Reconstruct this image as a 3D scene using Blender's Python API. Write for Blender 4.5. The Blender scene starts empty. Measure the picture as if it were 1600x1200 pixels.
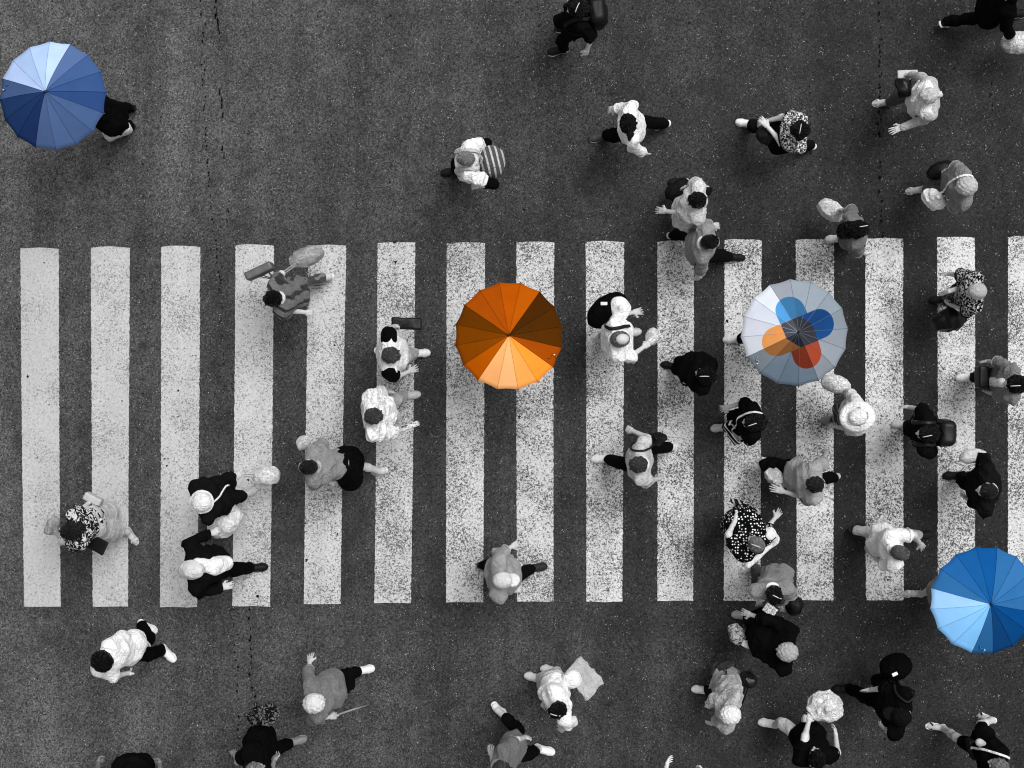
import bpy, math, random
import numpy as np
from mathutils import Vector, Matrix

# ------------------------------------------------------------------ camera, world, light, exposure
scene = bpy.context.scene
col = scene.collection
CAM_H = 18.0                      # metres above the road, looking straight down
PX_M = 127.0                      # photo pixels per metre on the road (stripe = 0.46 m wide)
F_PX = PX_M * CAM_H
cam_d = bpy.data.cameras.new('camera'); cam = bpy.data.objects.new('camera', cam_d)
col.objects.link(cam); cam.location = (0, 0, CAM_H); cam.rotation_euler = (0, 0, 0)
cam_d.sensor_width = 36; cam_d.lens = 36 * F_PX / 1600; cam_d.clip_start = 0.1; cam_d.clip_end = 2000
scene.camera = cam
scene.cycles.pixel_filter_type = 'BLACKMAN_HARRIS'; scene.cycles.filter_width = 1.1
scene.render.resolution_x = 1024; scene.render.resolution_y = 768

SUN_EL, SUN_AZ = math.radians(66), math.radians(48)      # azimuth counted from +x towards +y
world = bpy.data.worlds.new('World'); scene.world = world; world.use_nodes = True
wn = world.node_tree; wn.nodes.clear()
sky = wn.nodes.new('ShaderNodeTexSky'); sky.sky_type = 'NISHITA'; sky.sun_disc = False
sky.sun_elevation = SUN_EL; sky.sun_rotation = math.radians(90) - SUN_AZ
sky.air_density = 1.0; sky.dust_density = 3.0
bw = wn.nodes.new('ShaderNodeRGBToBW')                    # colourless overcast light: the photograph is black and white
bg = wn.nodes.new('ShaderNodeBackground'); bg.inputs[1].default_value = 0.09
wo = wn.nodes.new('ShaderNodeOutputWorld')
wn.links.new(sky.outputs[0], bw.inputs[0]); wn.links.new(bw.outputs[0], bg.inputs[0]); wn.links.new(bg.outputs[0], wo.inputs[0])
sun_d = bpy.data.lights.new('sun', 'SUN'); sun_d.energy = 1.3; sun_d.angle = math.radians(34); sun_d.color = (1, 1, 1)
sun = bpy.data.objects.new('sun', sun_d); col.objects.link(sun)
sdir = Vector((math.cos(SUN_EL) * math.cos(SUN_AZ), math.cos(SUN_EL) * math.sin(SUN_AZ), math.sin(SUN_EL)))
sun.rotation_euler = sdir.to_track_quat('Z', 'Y').to_euler()
vs = scene.view_settings
vs.view_transform = 'Standard'; vs.look = 'None'; vs.exposure = 0.87; vs.gamma = 1.0; vs.use_curve_mapping = False

# ------------------------------------------------------------------ helpers
V = lambda *a: np.array(a if len(a) > 1 else a[0], dtype=np.float64)
def W(px, py, z=0.0):
    "photo pixel (1600 x 1200) seen at height z -> point in the place"
    k = (CAM_H - z) / F_PX
    return V((px - 800) * k, (600 - py) * k, z)
def unit(v):
    n = np.linalg.norm(v); return v / n if n > 1e-9 else V(1, 0, 0)
def ang(d): return V(math.cos(math.radians(d)), math.sin(math.radians(d)), 0.0)

def mesh_np(name, verts, quads, smooth=True, mats=None):
    me = bpy.data.meshes.new(name)
    verts = np.asarray(verts, np.float32); quads = np.asarray(quads, np.int32)
    n = quads.shape[1] if len(quads) else 4
    me.vertices.add(len(verts)); me.vertices.foreach_set('co', verts.ravel())
    me.loops.add(len(quads) * n); me.loops.foreach_set('vertex_index', quads.ravel())
    me.polygons.add(len(quads)); me.polygons.foreach_set('loop_start', np.arange(0, len(quads) * n, n, dtype=np.int32))
    if mats is not None: me.polygons.foreach_set('material_index', np.asarray(mats, np.int32))
    me.update(calc_edges=True)
    me.polygons.foreach_set('use_smooth', np.full(len(quads), smooth, dtype=bool))
    return me
def add(name, me, mat=None, parent=None, loc=None, **props):
    o = bpy.data.objects.new(name, me); col.objects.link(o)
    if parent is not None: o.parent = parent
    if loc is not None: o.location = loc
    if mat is not None:
        ms = mat if isinstance(mat, (list, tuple)) else [mat]
        if len(me.materials) == 0:
            for m in ms: me.materials.append(m)
        else:
            for i, m in enumerate(ms):
                o.material_slots[i].link = 'OBJECT'; o.material_slots[i].material = m
    for k, v in props.items():
        if v is not None: o[k] = v
    return o
def empty(name, loc, **props):
    o = bpy.data.objects.new(name, None); col.objects.link(o); o.location = loc; o.empty_display_size = 0.2
    for k, v in props.items():
        if v is not None: o[k] = v
    return o

# ------------------------------------------------------------------ signed distance shapes -> one smooth surface
def C(a, b, ra, rb=None, k=0.04, sub=False): return ('c', V(a), V(b), ra, ra if rb is None else rb, k, sub)
def E(c, r, M=None, k=0.04, sub=False): return ('e', V(c), V(r), np.eye(3) if M is None else np.asarray(M), None, k, sub)
def B(c, r, M=None, rnd=0.02, k=0.03, sub=False): return ('b', V(c), V(r), np.eye(3) if M is None else np.asarray(M), rnd, k, sub)
def pdist(p, X, Y, Z):
    if p[0] == 'c':
        _, a, b, ra, rb, _, _ = p
        d = b - a; dd = float(d @ d) + 1e-12
        x, y, z = X - a[0], Y - a[1], Z - a[2]
        t = np.clip((x * d[0] + y * d[1] + z * d[2]) / dd, 0, 1)
        return np.sqrt((x - t * d[0]) ** 2 + (y - t * d[1]) ** 2 + (z - t * d[2]) ** 2) - (ra + t * (rb - ra))
    _, c, r, M, rnd, _, _ = p
    x, y, z = X - c[0], Y - c[1], Z - c[2]
    u = [x * M[i][0] + y * M[i][1] + z * M[i][2] for i in range(3)]
    if p[0] == 'e':
        k0 = np.sqrt(sum((u[i] / r[i]) ** 2 for i in range(3))) + 1e-9
        k1 = np.sqrt(sum((u[i] / r[i] ** 2) ** 2 for i in range(3))) + 1e-9
        return k0 * (k0 - 1) / k1
    q = [np.abs(u[i]) - (r[i] - rnd) for i in range(3)]
    return np.sqrt(sum(np.maximum(w, 0) ** 2 for w in q)) + np.minimum(np.maximum(np.maximum(q[0], q[1]), q[2]), 0) - rnd
def pbox(p):
    if p[0] == 'c':
        r = max(p[3], p[4]); return np.minimum(p[1], p[2]) - r, np.maximum(p[1], p[2]) + r
    e = np.abs(np.asarray(p[3]).T) @ p[2]
    return p[1] - e, p[1] + e
def smin(a, b, k):
    h = np.maximum(k - np.abs(a - b), 0) / k
    return np.minimum(a, b) - h * h * k * 0.25
def sdf_at(prims, P):
    D = np.full(len(P), 1.0); X, Y, Z = P[:, 0], P[:, 1], P[:, 2]
    for p in prims:
        d = pdist(p, X, Y, Z)
        D = np.maximum(D, -d) if p[6] else smin(D, d, p[5])
    return D
def folds(seed, amp, lo=18, hi=48, n=6):
    r = np.random.RandomState(seed)
    ws = [(unit(r.normal(size=3)) * r.uniform(lo, hi), r.uniform(0, 6.28), r.uniform(.5, 1)) for _ in range(n)]
    def f(X, Y, Z):
        s = 0
        for w, ph, a in ws:
            s = s + a * (np.abs(np.sin(0.5 * (X * w[0] + Y * w[1] + Z * w[2]) + ph + 1.1 * np.sin(Z * 9 + X * 7 + ph * 3))) ** .6 - 0.7)
        return s * (amp / n * 2.6)
    return f
def solid(prims, h, disp=None, cuts=()):
    "evaluate the shapes on a grid and return verts, quads of their smooth union (surface nets)"
    bs = [pbox(p) for p in prims if not p[6]]
    lo = np.min([b[0] for b in bs], 0) - 3.1 * h - .02; hi = np.max([b[1] for b in bs], 0) + 3.1 * h + .02
    n = np.ceil((hi - lo) / h).astype(int) + 1
    ax = [lo[i] + h * np.arange(n[i]) for i in range(3)]
    D = np.full(n, 1.0, np.float32)
    for p in prims:
        a, b = pbox(p); m = p[5] + 3 * h
        i0 = np.clip(np.floor((a - m - lo) / h).astype(int), 0, n); i1 = np.clip(np.ceil((b + m - lo) / h).astype(int) + 1, 0, n)
        if np.any(i1 <= i0): continue
        s = tuple(slice(i0[i], i1[i]) for i in range(3))
        X, Y, Z = ax[0][s[0]][:, None, None], ax[1][s[1]][None, :, None], ax[2][s[2]][None, None, :]
        d = pdist(p, X, Y, Z)
        D[s] = np.maximum(D[s], -d) if p[6] else smin(D[s], d, p[5])
    X, Y, Z = ax[0][:, None, None], ax[1][None, :, None], ax[2][None, None, :]
    if disp is not None: D += disp(X, Y, Z).astype(np.float32)
    for pt, nm in cuts:
        D = np.maximum(D, ((X - pt[0]) * nm[0] + (Y - pt[1]) * nm[1] + (Z - pt[2]) * nm[2]).astype(np.float32))
    D[0] = D[-1] = 1; D[:, 0] = D[:, -1] = 1; D[:, :, 0] = D[:, :, -1] = 1
    S = D < 0
    cn = [(i, j, k) for i in (0, 1) for j in (0, 1) for k in (0, 1)]
    sh = lambda A, c: A[c[0]:A.shape[0] - 1 + c[0], c[1]:A.shape[1] - 1 + c[1], c[2]:A.shape[2] - 1 + c[2]]
    cnt = sum(sh(S, c).astype(np.int8) for c in cn)
    mix = (cnt > 0) & (cnt < 8)
    idx = np.full(mix.shape, -1, np.int64); cells = np.argwhere(mix); idx[mix] = np.arange(len(cells))
    vals = np.stack([D[cells[:, 0] + c[0], cells[:, 1] + c[1], cells[:, 2] + c[2]] for c in cn], 1)
    acc = np.zeros((len(cells), 3)); num = np.zeros(len(cells))
    for e0 in range(8):
        for ax_ in range(3):
            c = list(cn[e0])
            if c[ax_] == 1: continue
            c[ax_] = 1; e1 = cn.index(tuple(c))
            d0, d1 = vals[:, e0], vals[:, e1]; m = (d0 < 0) != (d1 < 0)
            t = np.where(m, d0 / np.where(m, d0 - d1, 1), 0)
            pos = np.tile(np.array(cn[e0], float), (len(cells), 1)); pos[:, ax_] += t
            acc += pos * m[:, None]; num += m
    verts = lo + h * (cells + acc / num[:, None])
    quads = []
    for a in range(3):
        b, c = (a + 1) % 3, (a + 2) % 3
        sl0 = [slice(1, -1)] * 3; sl1 = [slice(1, -1)] * 3
        sl0[a] = slice(0, -1); sl1[a] = slice(1, None)
        s0, s1 = S[tuple(sl0)], S[tuple(sl1)]
        for flip, m in ((False, s0 & ~s1), (True, ~s0 & s1)):
            e = np.argwhere(m)
            if not len(e): continue
            e = e + 1; e[:, a] -= 1
            def cell(db, dc):
                q = e.copy(); q[:, b] += db; q[:, c] += dc
                return idx[q[:, 0], q[:, 1], q[:, 2]]
            q = np.stack([cell(-1, -1), cell(0, -1), cell(0, 0), cell(-1, 0)], 1)
            quads.append(q[:, ::-1] if flip else q)
    return verts, np.concatenate(quads)
def tube(pts, r, sides=6, closed=False, flat=None):
    "swept tube through the points; flat = (normal list, thickness) makes a strap"
    P = np.asarray(pts, float); n = len(P); vs_, qs = [], []
    rr = np.full(n, r) if np.isscalar(r) else np.asarray(r)
    up = V(0, 0, 1)
    for i in range(n):
        a = P[(i - 1) % n] if (closed or i) else P[i]; b = P[(i + 1) % n] if (closed or i < n - 1) else P[i]
        t = unit(b - a)
        if flat is not None: nrm = unit(flat[0][i] - t * (flat[0][i] @ t))
        else:
            nrm = up - t * (up @ t)
            nrm = unit(nrm) if np.linalg.norm(nrm) > .15 else unit(np.cross(t, V(1, .3, 0)))
        s = np.cross(t, nrm)
        for j in range(sides):
            th = 2 * math.pi * j / sides
            vs_.append(P[i] + s * rr[i] * math.cos(th) + nrm * (flat[1] if flat is not None else rr[i]) * math.sin(th))
    m = n if closed else n - 1
    for i in range(m):
        for j in range(sides):
            a = i * sides + j; b = i * sides + (j + 1) % sides; i2 = (i + 1) % n
            qs.append((a, b, i2 * sides + (j + 1) % sides, i2 * sides + j))
    if not closed:
        base = len(vs_); vs_ += [P[0], P[-1]]
        for j in range(sides):
            j2 = (j + 1) % sides
            qs.append((j2, j, base, base)); qs.append(((n - 1) * sides + j, (n - 1) * sides + j2, base + 1, base + 1))
        # end caps as triangles stored apart
    vs_ = np.array(vs_)
    if not closed:
        qs2 = [q for q in qs if q[2] != q[3]]
        # cap with quads when sides is even
        for st, fl in ((0, True), ((n - 1) * sides, False)):
            for j in range(0, sides - 2, 2):
                q = (st, st + j + 1, st + j + 2, st + (j + 3) % sides if j + 3 < sides else st)
                if len(set(q)) == 4: qs2.append(q[::-1] if fl else q)
        vs_ = vs_[:n * sides]; qs = qs2
    return vs_, np.array(qs)
def smooth_path(pts, n=24):
    "Catmull-Rom through the points"
    P = [V(p) for p in pts]; P = [2 * P[0] - P[1]] + P + [2 * P[-1] - P[-2]]
    out = []; m = len(P) - 3
    for i in range(m):
        for t in np.linspace(0, 1, max(3, n // m), endpoint=(i == m - 1)):
            a, b, c, d = P[i:i + 4]
            out.append(.5 * (2 * b + (c - a) * t + (2 * a - 5 * b + 4 * c - d) * t * t + (3 * b - 3 * c + d - a) * t ** 3))
    return np.array(out)

# ------------------------------------------------------------------ materials
_mats = {}
class NT:
    def __init__(s, name):
        s.m = bpy.data.materials.new(name); s.m.use_nodes = True; s.t = s.m.node_tree
        s.b = s.t.nodes['Principled BSDF']; s._co = None
    def n(s, typ, **kw):
        o = s.t.nodes.new(typ)
        for k, v in kw.items(): setattr(o, k, v)
        return o
    def l(s, a, b): s.t.links.new(a, b)
    def put(s, sock, v):
        if hasattr(v, 'is_output'): s.l(v, sock)
        else: sock.default_value = v
    @property
    def obj(s):
        if s._co is None: s._co = s.n('ShaderNodeTexCoord')
        return s._co.outputs['Object']
    def math(s, op, a, b=None, c=None, clamp=False):
        o = s.n('ShaderNodeMath', operation=op, use_clamp=clamp); s.put(o.inputs[0], a)
        if b is not None: s.put(o.inputs[1], b)
        if c is not None: s.put(o.inputs[2], c)
        return o.outputs[0]
    def noise(s, scale, detail=2, rough=.5, vec=None, dist=0):
        o = s.n('ShaderNodeTexNoise'); s.l(vec if vec is not None else s.obj, o.inputs['Vector'])
        o.inputs['Scale'].default_value = scale; o.inputs['Detail'].default_value = detail
        o.inputs['Roughness'].default_value = rough; o.inputs['Distortion'].default_value = dist
        return o.outputs['Fac']
    def vor(s, scale, feature='F1', rnd=1.0, vec=None, out='Distance'):
        o = s.n('ShaderNodeTexVoronoi', feature=feature); s.l(vec if vec is not None else s.obj, o.inputs['Vector'])
        o.inputs['Scale'].default_value = scale; o.inputs['Randomness'].default_value = rnd
        return o.outputs[out]
    def ramp(s, v, lo, hi, a=0.0, b=1.0):
        o = s.n('ShaderNodeMapRange'); s.put(o.inputs[0], v)
        for i, x in enumerate((lo, hi, a, b)): s.put(o.inputs[i + 1], x)
        return o.outputs[0]
    def mix(s, f, a, b):
        o = s.n('ShaderNodeMix', data_type='RGBA'); s.put(o.inputs[0], f)
        for k, v in ((6, a), (7, b)):
            if not hasattr(v, 'is_output'): v = (v, v, v, 1) if np.isscalar(v) else (*v[:3], 1)
            s.put(o.inputs[k], v)
        return o.outputs[2]
    def scale_xyz(s, sc, vec=None):
        o = s.n('ShaderNodeMapping'); s.l(vec if vec is not None else s.obj, o.inputs[0]); o.inputs['Scale'].default_value = sc
        return o.outputs[0]
    def bump(s, h, strength=.3, dist=.01):
        o = s.n('ShaderNodeBump'); o.inputs['Strength'].default_value = strength; o.inputs['Distance'].default_value = dist
        s.l(h, o.inputs['Height']); s.l(o.outputs[0], s.b.inputs['Normal'])
    def done(s, colr, rough=.85, spec=.3):
        s.put(s.b.inputs['Base Color'], colr if hasattr(colr, 'is_output') else ((colr, colr, colr, 1) if np.isscalar(colr) else (*colr, 1)))
        s.put(s.b.inputs['Roughness'], rough); s.b.inputs['Specular IOR Level'].default_value = spec
        return s.m

def cloth(g, pat=None, g2=0.7, sc=1.0):
    if g < .03: g = g * .5
    key = ('cloth', g, pat, g2, sc)
    if key in _mats: return _mats[key]
    s = NT('cloth'); c = g
    if pat == 'dots': c = s.mix(s.ramp(s.vor(30 * sc, rnd=.55), .27, .33, 1, 0), g, g2)
    elif pat == 'floral':
        f = s.ramp(s.noise(26 * sc, 1.5, .5, dist=1.2), .5, .56); c = s.mix(f, g, g2)
    elif pat == 'fleck':
        f = s.ramp(s.noise(48 * sc, 2, .6, dist=.6), .5, .57); c = s.mix(f, g, g2)
    elif pat in ('hoops', 'bars', 'diag'):
        v = {'hoops': (0, 0, 1), 'bars': (1, .25, 0), 'diag': (.6, .7, .5)}[pat]
        sp = s.n('ShaderNodeVectorMath', operation='DOT_PRODUCT'); s.l(s.obj, sp.inputs[0]); sp.inputs[1].default_value = v
        w = s.math('SINE', s.math('MULTIPLY_ADD', s.noise(6, 2), 1.5, s.math('MULTIPLY', sp.outputs['Value'], 95 * sc)))
        c = s.mix(s.ramp(w, .35, .6), g, g2)
    f = s.ramp(s.noise(9, 4, .6), .3, .7, .86, 1.12)
    mm = s.n('ShaderNodeMix', data_type='RGBA', blend_type='MULTIPLY'); mm.inputs[0].default_value = 1
    s.put(mm.inputs[6], c if hasattr(c, 'is_output') else (c, c, c, 1)); s.l(f, mm.inputs[7])
    wr = s.noise(17, 3, .55, dist=1.6, vec=s.scale_xyz((1, 1, .5)))
    rg = s.math('ABSOLUTE', s.math('SUBTRACT', s.noise(11, 2, .5, dist=1.1), .5))           # creases
    rg = s.math('MINIMUM', rg, .09)
    hh = s.math('ADD', s.math('MULTIPLY', wr, .5), s.math('MULTIPLY', rg, 4.0))
    s.bump(hh, .9, .022)
    s.b.inputs['Sheen Weight'].default_value = .0 if g < .03 else .08
    _mats[key] = s.done(mm.outputs[2], .95, .03 if g < .05 else .2); return _mats[key]
def skin(g):
    key = ('skin', g)
    if key not in _mats:
        s = NT('skin'); c = s.mix(s.ramp(s.noise(38, 3, .6), .35, .7), g * .88, g * 1.06)
        s.bump(s.noise(130, 2), .15, .004); _mats[key] = s.done(c, .5, .4)
    return _mats[key]
def hairm(g):
    key = ('hair', g)
    if key not in _mats:
        s = NT('hair'); sep = s.n('ShaderNodeSeparateXYZ'); s.l(s.obj, sep.inputs[0])
        # strands fan out from the crown
        an = s.math('ARCTAN2', sep.outputs[1], s.math('ADD', sep.outputs[0], .035))
        cb = s.n('ShaderNodeCombineXYZ'); s.l(s.math('MULTIPLY', an, 2.2), cb.inputs[0]); s.l(s.math('MULTIPLY', sep.outputs[2], 5.0), cb.inputs[1]); s.l(s.math('MULTIPLY', sep.outputs[0], 6.0), cb.inputs[2])
        st = s.noise(3.2, 4, .7, vec=cb.outputs[0], dist=.5)
        lo_, hi_ = (.72, 1.15) if g > .3 else ((.35, 1.7) if g > .03 else (.35, 1.0))
        c = s.mix(s.ramp(st, .34, .66), g * lo_, min(.9, g * hi_)); s.bump(st, 1.0 if g < .3 else .5, .03)
        m_ = s.done(c, .34, .2); s.l(s.ramp(st, .52, .7, .02, .55 if g < .1 else .3), s.b.inputs['Specular IOR Level']); _mats[key] = m_
    return _mats[key]
def plain(g, rough=.5, spec=.5, kind='leather', metal=0):
    key = (kind, g, rough, metal)
    if key not in _mats:
        s = NT(kind); k = g if not np.isscalar(g) else (g, g, g)
        c = s.mix(s.ramp(s.noise(30, 3, .6), .3, .7), tuple(x * .85 for x in k), tuple(x * 1.1 for x in k))
        s.bump(s.noise(90, 2), .25, .006); s.b.inputs['Metallic'].default_value = metal
        _mats[key] = s.done(c, rough, spec * (.35 if np.mean(k) < .03 else 1))
    return _mats[key]
def film(g):
    key = ('film', g)
    if key not in _mats:
        s = NT('thin_plastic'); n = s.noise(22, 4, .6, dist=2.0)
        rg = s.math('MINIMUM', s.math('ABSOLUTE', s.math('SUBTRACT', s.noise(13, 3, .55, dist=1.8), .5)), .07)
        s.bump(s.math('ADD', n, s.math('MULTIPLY', rg, 6.0)), 1.0, .022); c = s.mix(s.ramp(n, .3, .7), g * .88, min(.92, g * 1.06))
        s.b.inputs['Transmission Weight'].default_value = 0.0
        _mats[key] = s.done(c, .32, .5)
    return _mats[key]
EYE = plain(.02, .15, .6, 'eye'); LIP = skin(.3)

# ------------------------------------------------------------------ shared body pieces (head, hands, shoes, hair), built once
def build_head():
    P = [E((0, 0, .015), (.096, .076, .097), k=.02), E((.025, 0, -.065), (.064, .054, .056), k=.05), C((.064, 0, -.102), (.066, 0, -.1), .022, k=.04),
         C((.086, 0, -.006), (.108, 0, -.044), .010, .0145, k=.02), C((.084, -.034, .014), (.084, .034, .014), .013, k=.03),
         E((-.002, .079, -.02), (.027, .010, .035), k=.012), E((-.002, -.079, -.02), (.027, .010, .035), k=.012),
         C((.083, -.018, -.074), (.083, .018, -.074), .011, k=.012),
         C((-.015, 0, -.06), (-.034, 0, -.2), .053, .058, k=.05),
         E((.104, .034, -.010), (.016, .018, .012), k=.01, sub=True), E((.104, -.034, -.010), (.016, .018, .012), k=.01, sub=True),
         C((.1, -.02, -.0745), (.1, .02, -.0745), .003, k=.004, sub=True)]
    v, q = solid(P, .0100)
    c = v[q].mean(1)
    m = np.where((np.abs(c[:, 2] + .0745) < .011) & (np.abs(c[:, 1]) < .026) & (c[:, 0] > .082), 2, 0)
    for s in (1, -1):
        ve, qe = solid([E((.077, .034 * s, -.010), (.0145, .0145, .0145))], .006)
        q = np.concatenate([q, qe + len(v)]); v = np.concatenate([v, ve]); m = np.concatenate([m, np.ones(len(qe), int)])
    return v, q, m
HEAD = build_head()
def build_hand(curl, spread=1.0):
    P = [C((-.045, 0, 0), (.02, 0, 0), .027, .024, k=.03)]
    for y in (-.027, -.009, .009, .026): P.append(C((.018, y * .75, 0), (.082, y, 0), .0155, .0135, k=.018))
    for y, L, a in ((-.030, .062, 1.15), (-.0105, .078, 1.05), (.0105, .084, 1.0), (.030, .074, .9)):
        p = V(.084, y, 0); t = 0.08 * curl * a; yaw = y * 3.2 * spread
        for i, f in enumerate((.46, .30, .24)):
            t += curl * a * (.45 if i == 0 else .62)
            d = V(math.cos(t) * math.cos(yaw), math.cos(t) * math.sin(yaw), -math.sin(t))
            n = p + d * L * f * 1.05
            P.append(C(p, n, .0092 - .0008 * i, .0086 - .0009 * i, k=.004)); p = n
    a, b, c = V(.018, .022, -.004), V(.055, .056 * spread ** .3, -.014), V(.088, .066 - .02 * curl, -.02 - .025 * curl)
    P += [C(a, b, .0145, .011, k=.02), C(b, c, .0108, .0085, k=.006)]
    return solid(P, .0064)
HANDS = {'relaxed': build_hand(.55), 'open': build_hand(.16, 1.5), 'grip': build_hand(1.75, .5)}
FOOT = [C((-.085, 0, .042), (.01, 0, .05), .034, .033, k=.03), C((-.01, 0, .05), (.07, .008, .028), .034, .028, k=.03),
        C((.06, -.026, .02), (.115, -.02, .016), .016, .012, k=.02), C((.06, .012, .022), (.13, .02, .017), .018, .014, k=.02),
        C((-.07, 0, .06), (-.072, 0, .12), .034, .036, k=.03)]
def build_shoe():
    up = [C((-.088, 0, .045), (.0, 0, .05), .041, .042, k=.03), C((-.02, 0, .055), (.075, .006, .036), .042, .038, k=.03),
          C((.06, -.022, .03), (.11, -.012, .026), .028, .024, k=.03), C((.06, .022, .03), (.118, .012, .026), .028, .024, k=.03),
          C((-.07, 0, .07), (-.072, 0, .105), .043, .041, k=.03)]
    v1, q1 = solid(up, .008, cuts=[((0, 0, .022), (0, 0, -1)), ((0, 0, .112), (0, 0, 1))])
    so = [C((-.088, 0, .0), (.0, 0, 0), .045, .040, k=.02), C((0, 0, 0), (.07, .004, 0), .040, .052, k=.02), C((.07, .004, 0), (.1, .008, 0), .052, .042, k=.02)]
    v2, q2 = solid(so, .007, cuts=[((0, 0, .024), (0, 0, 1)), ((0, 0, .0), (0, 0, -1))])
    sa = [C((-.088, 0, .0), (.0, 0, 0), .041, .037, k=.02), C((0, 0, 0), (.07, .004, 0), .037, .049, k=.02), C((.07, .004, 0), (.103, .008, 0), .049, .038, k=.02)]
    v3, q3 = solid(sa, .007, cuts=[((0, 0, .013), (0, 0, 1)), ((0, 0, .0), (0, 0, -1))])
    return mesh_np('shoe_upper', v1, q1), mesh_np('shoe_sole', v2, q2), mesh_np('sandal_sole', v3, q3)
SHOE_UP, SHOE_SOLE, SANDAL_SOLE = build_shoe()
def strap_ring(x, z, ry, rz, w=.011):
    pts = [V(x + .012 * math.cos(t * 2), ry * math.cos(t), max(.008, z + rz * math.sin(t))) for t in np.linspace(-.35, math.pi + .35, 15)]
    v, q = tube(pts, w, 6, flat=([unit(V(0, p[1] * .6, p[2])) for p in pts], .004)); return v, q
def build_sandal_straps():
    return [mesh_np('sandal_strap', *strap_ring(.065, .02, .046, .036)), mesh_np('sandal_strap', *strap_ring(-.055, .03, .04, .062))]
SANDAL_STRAPS = build_sandal_straps()
def build_hair(style):
    face = [E((.135, 0, -.07), (.085, .075, .105), k=.01, sub=True)]
    base = [E((-.008, 0, .028), (.108, .093, .104), k=.02), E((-.03, 0, -.03), (.085, .088, .075), k=.04)]
    cuts = [((0, 0, -.1), (0, 0, -1))]; amp = .028
    if style == 'short': P = base
    elif style == 'crop': P = [E((-.005, 0, .022), (.102, .086, .098), k=.02), E((-.03, 0, -.03), (.076, .08, .06), k=.03)]; amp = .009
    elif style == 'curly': P = [E((-.012, 0, .028), (.125, .112, .118), k=.02), E((-.045, 0, -.04), (.1, .1, .09), k=.05)]; amp = .02; cuts = [((0, 0, -.13), (0, 0, -1))]
    elif style == 'bob':
        P = base + [C((-.03, .075, .0), (-.02, .085, -.13), .04, .036, k=.04), C((-.03, -.075, .0), (-.02, -.085, -.13), .04, .036, k=.04), C((-.08, 0, .0), (-.09, 0, -.13), .06, .06, k=.05)]; cuts = [((0, 0, -.16), (0, 0, -1))]
    elif style == 'long':
        P = base + [C((-.07, 0, .02), (-.105, 0, -.12), .075, .07, k=.06), C((-.105, 0, -.12), (-.125, 0, -.32), .07, .05, k=.05),
                    C((-.105, .05, -.1), (-.12, .06, -.30), .05, .04, k=.05), C((-.105, -.05, -.1), (-.12, -.06, -.30), .05, .04, k=.05),
                    C((-.01, .08, .0), (-.03, .088, -.14), .028, .022, k=.04), C((-.01, -.08, .0), (-.03, -.088, -.14), .028, .022, k=.04)]; cuts = []
    elif style == 'bun': P = base + [E((-.128, 0, .055), (.042, .046, .042), k=.025)]
    elif style == 'pony': P = base + [C((-.1, 0, .05), (-.15, 0, .03), .03, .035, k=.03), C((-.15, 0, .03), (-.17, .01, -.14), .036, .012, k=.02)]
    elif style == 'balding': P = base + [E((.01, 0, .1), (.085, .066, .06), k=.01, sub=True)]; amp = .006
    fo = folds(sum(map(ord, style)), amp, 60, 170, 10)
    return mesh_np('hair_' + style, *solid(P + face, .0075, fo, cuts))
HAIR = {}
def hair_mesh(st):
    if st not in HAIR: HAIR[st] = build_hair(st)
    return HAIR[st]
def build_hat(style):
    f = folds(7, .006, 25, 60)
    if style == 'sunhat':      # soft crown and wide drooping brim
        pr = [(0, .135), (.05, .133), (.085, .115), (.098, .075), (.102, .04), (.135, .028), (.17, .012), (.195, -.01), (.193, -.016), (.165, .004), (.13, .02), (.1, .03)]
        vs_, qs = [], []; N = 40
        for r, z in pr:
            for j in range(N):
                t = 2 * math.pi * j / N; w = .012 * math.sin(3 * t + 1) * (r / .19) ** 3 + .006 * math.sin(7 * t) * (r / .19) ** 2
                vs_.append((max(r, .001) * 1.08 * math.cos(t) - .005, max(r, .001) * .98 * math.sin(t), z + w + (.02 * math.cos(2 * t) * (r / .19) ** 2)))
        for i in range(len(pr) - 1):
            for j in range(N): qs.append((i * N + j, i * N + (j + 1) % N, (i + 1) * N + (j + 1) % N, (i + 1) * N + j)[::-1])
        return mesh_np('sunhat', vs_, qs)
    dome = [E((-.006, 0, .03), (.112, .096, .108), k=.02)]
    if style == 'cap':
        v, q = solid(dome + [E((.115, 0, .028), (.085, .078, .009), k=.02), C((-.005, 0, .134), (-.005, 0, .14), .008, k=.004)], .008, None, [((0, 0, .005), (-.12, 0, -1))])
    elif style == 'hood':
        v, q = solid(dome + [E((-.05, 0, -.03), (.1, .105, .12), k=.05), C((-.1, 0, -.06), (-.12, 0, -.16), .075, .085, k=.05), E((.14, 0, -.05), (.1, .078, .12), k=.01, sub=True)], .009, folds(3, .022, 30, 70), [((0, 0, -.2), (0, 0, -1))])
    elif style == 'bucket':
        v, q = solid([E((-.004, 0, .05), (.106, .094, .088), k=.03), C((-.004, 0, .03), (-.004, 0, -.005), .115, .142, k=.03)], .008, f, [((0, 0, -.01), (0, 0, -1))])
    elif style == 'scarf':
        v, q = solid(dome + [E((-.03, 0, -.03), (.09, .094, .09), k=.05), E((.14, 0, -.06), (.09, .076, .11), k=.01, sub=True), C((-.09, 0, -.05), (-.11, .02, -.17), .04, .02, k=.03)], .009, folds(5, .014, 40, 90))
    return mesh_np(style, v, q)
HATS = {}

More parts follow.
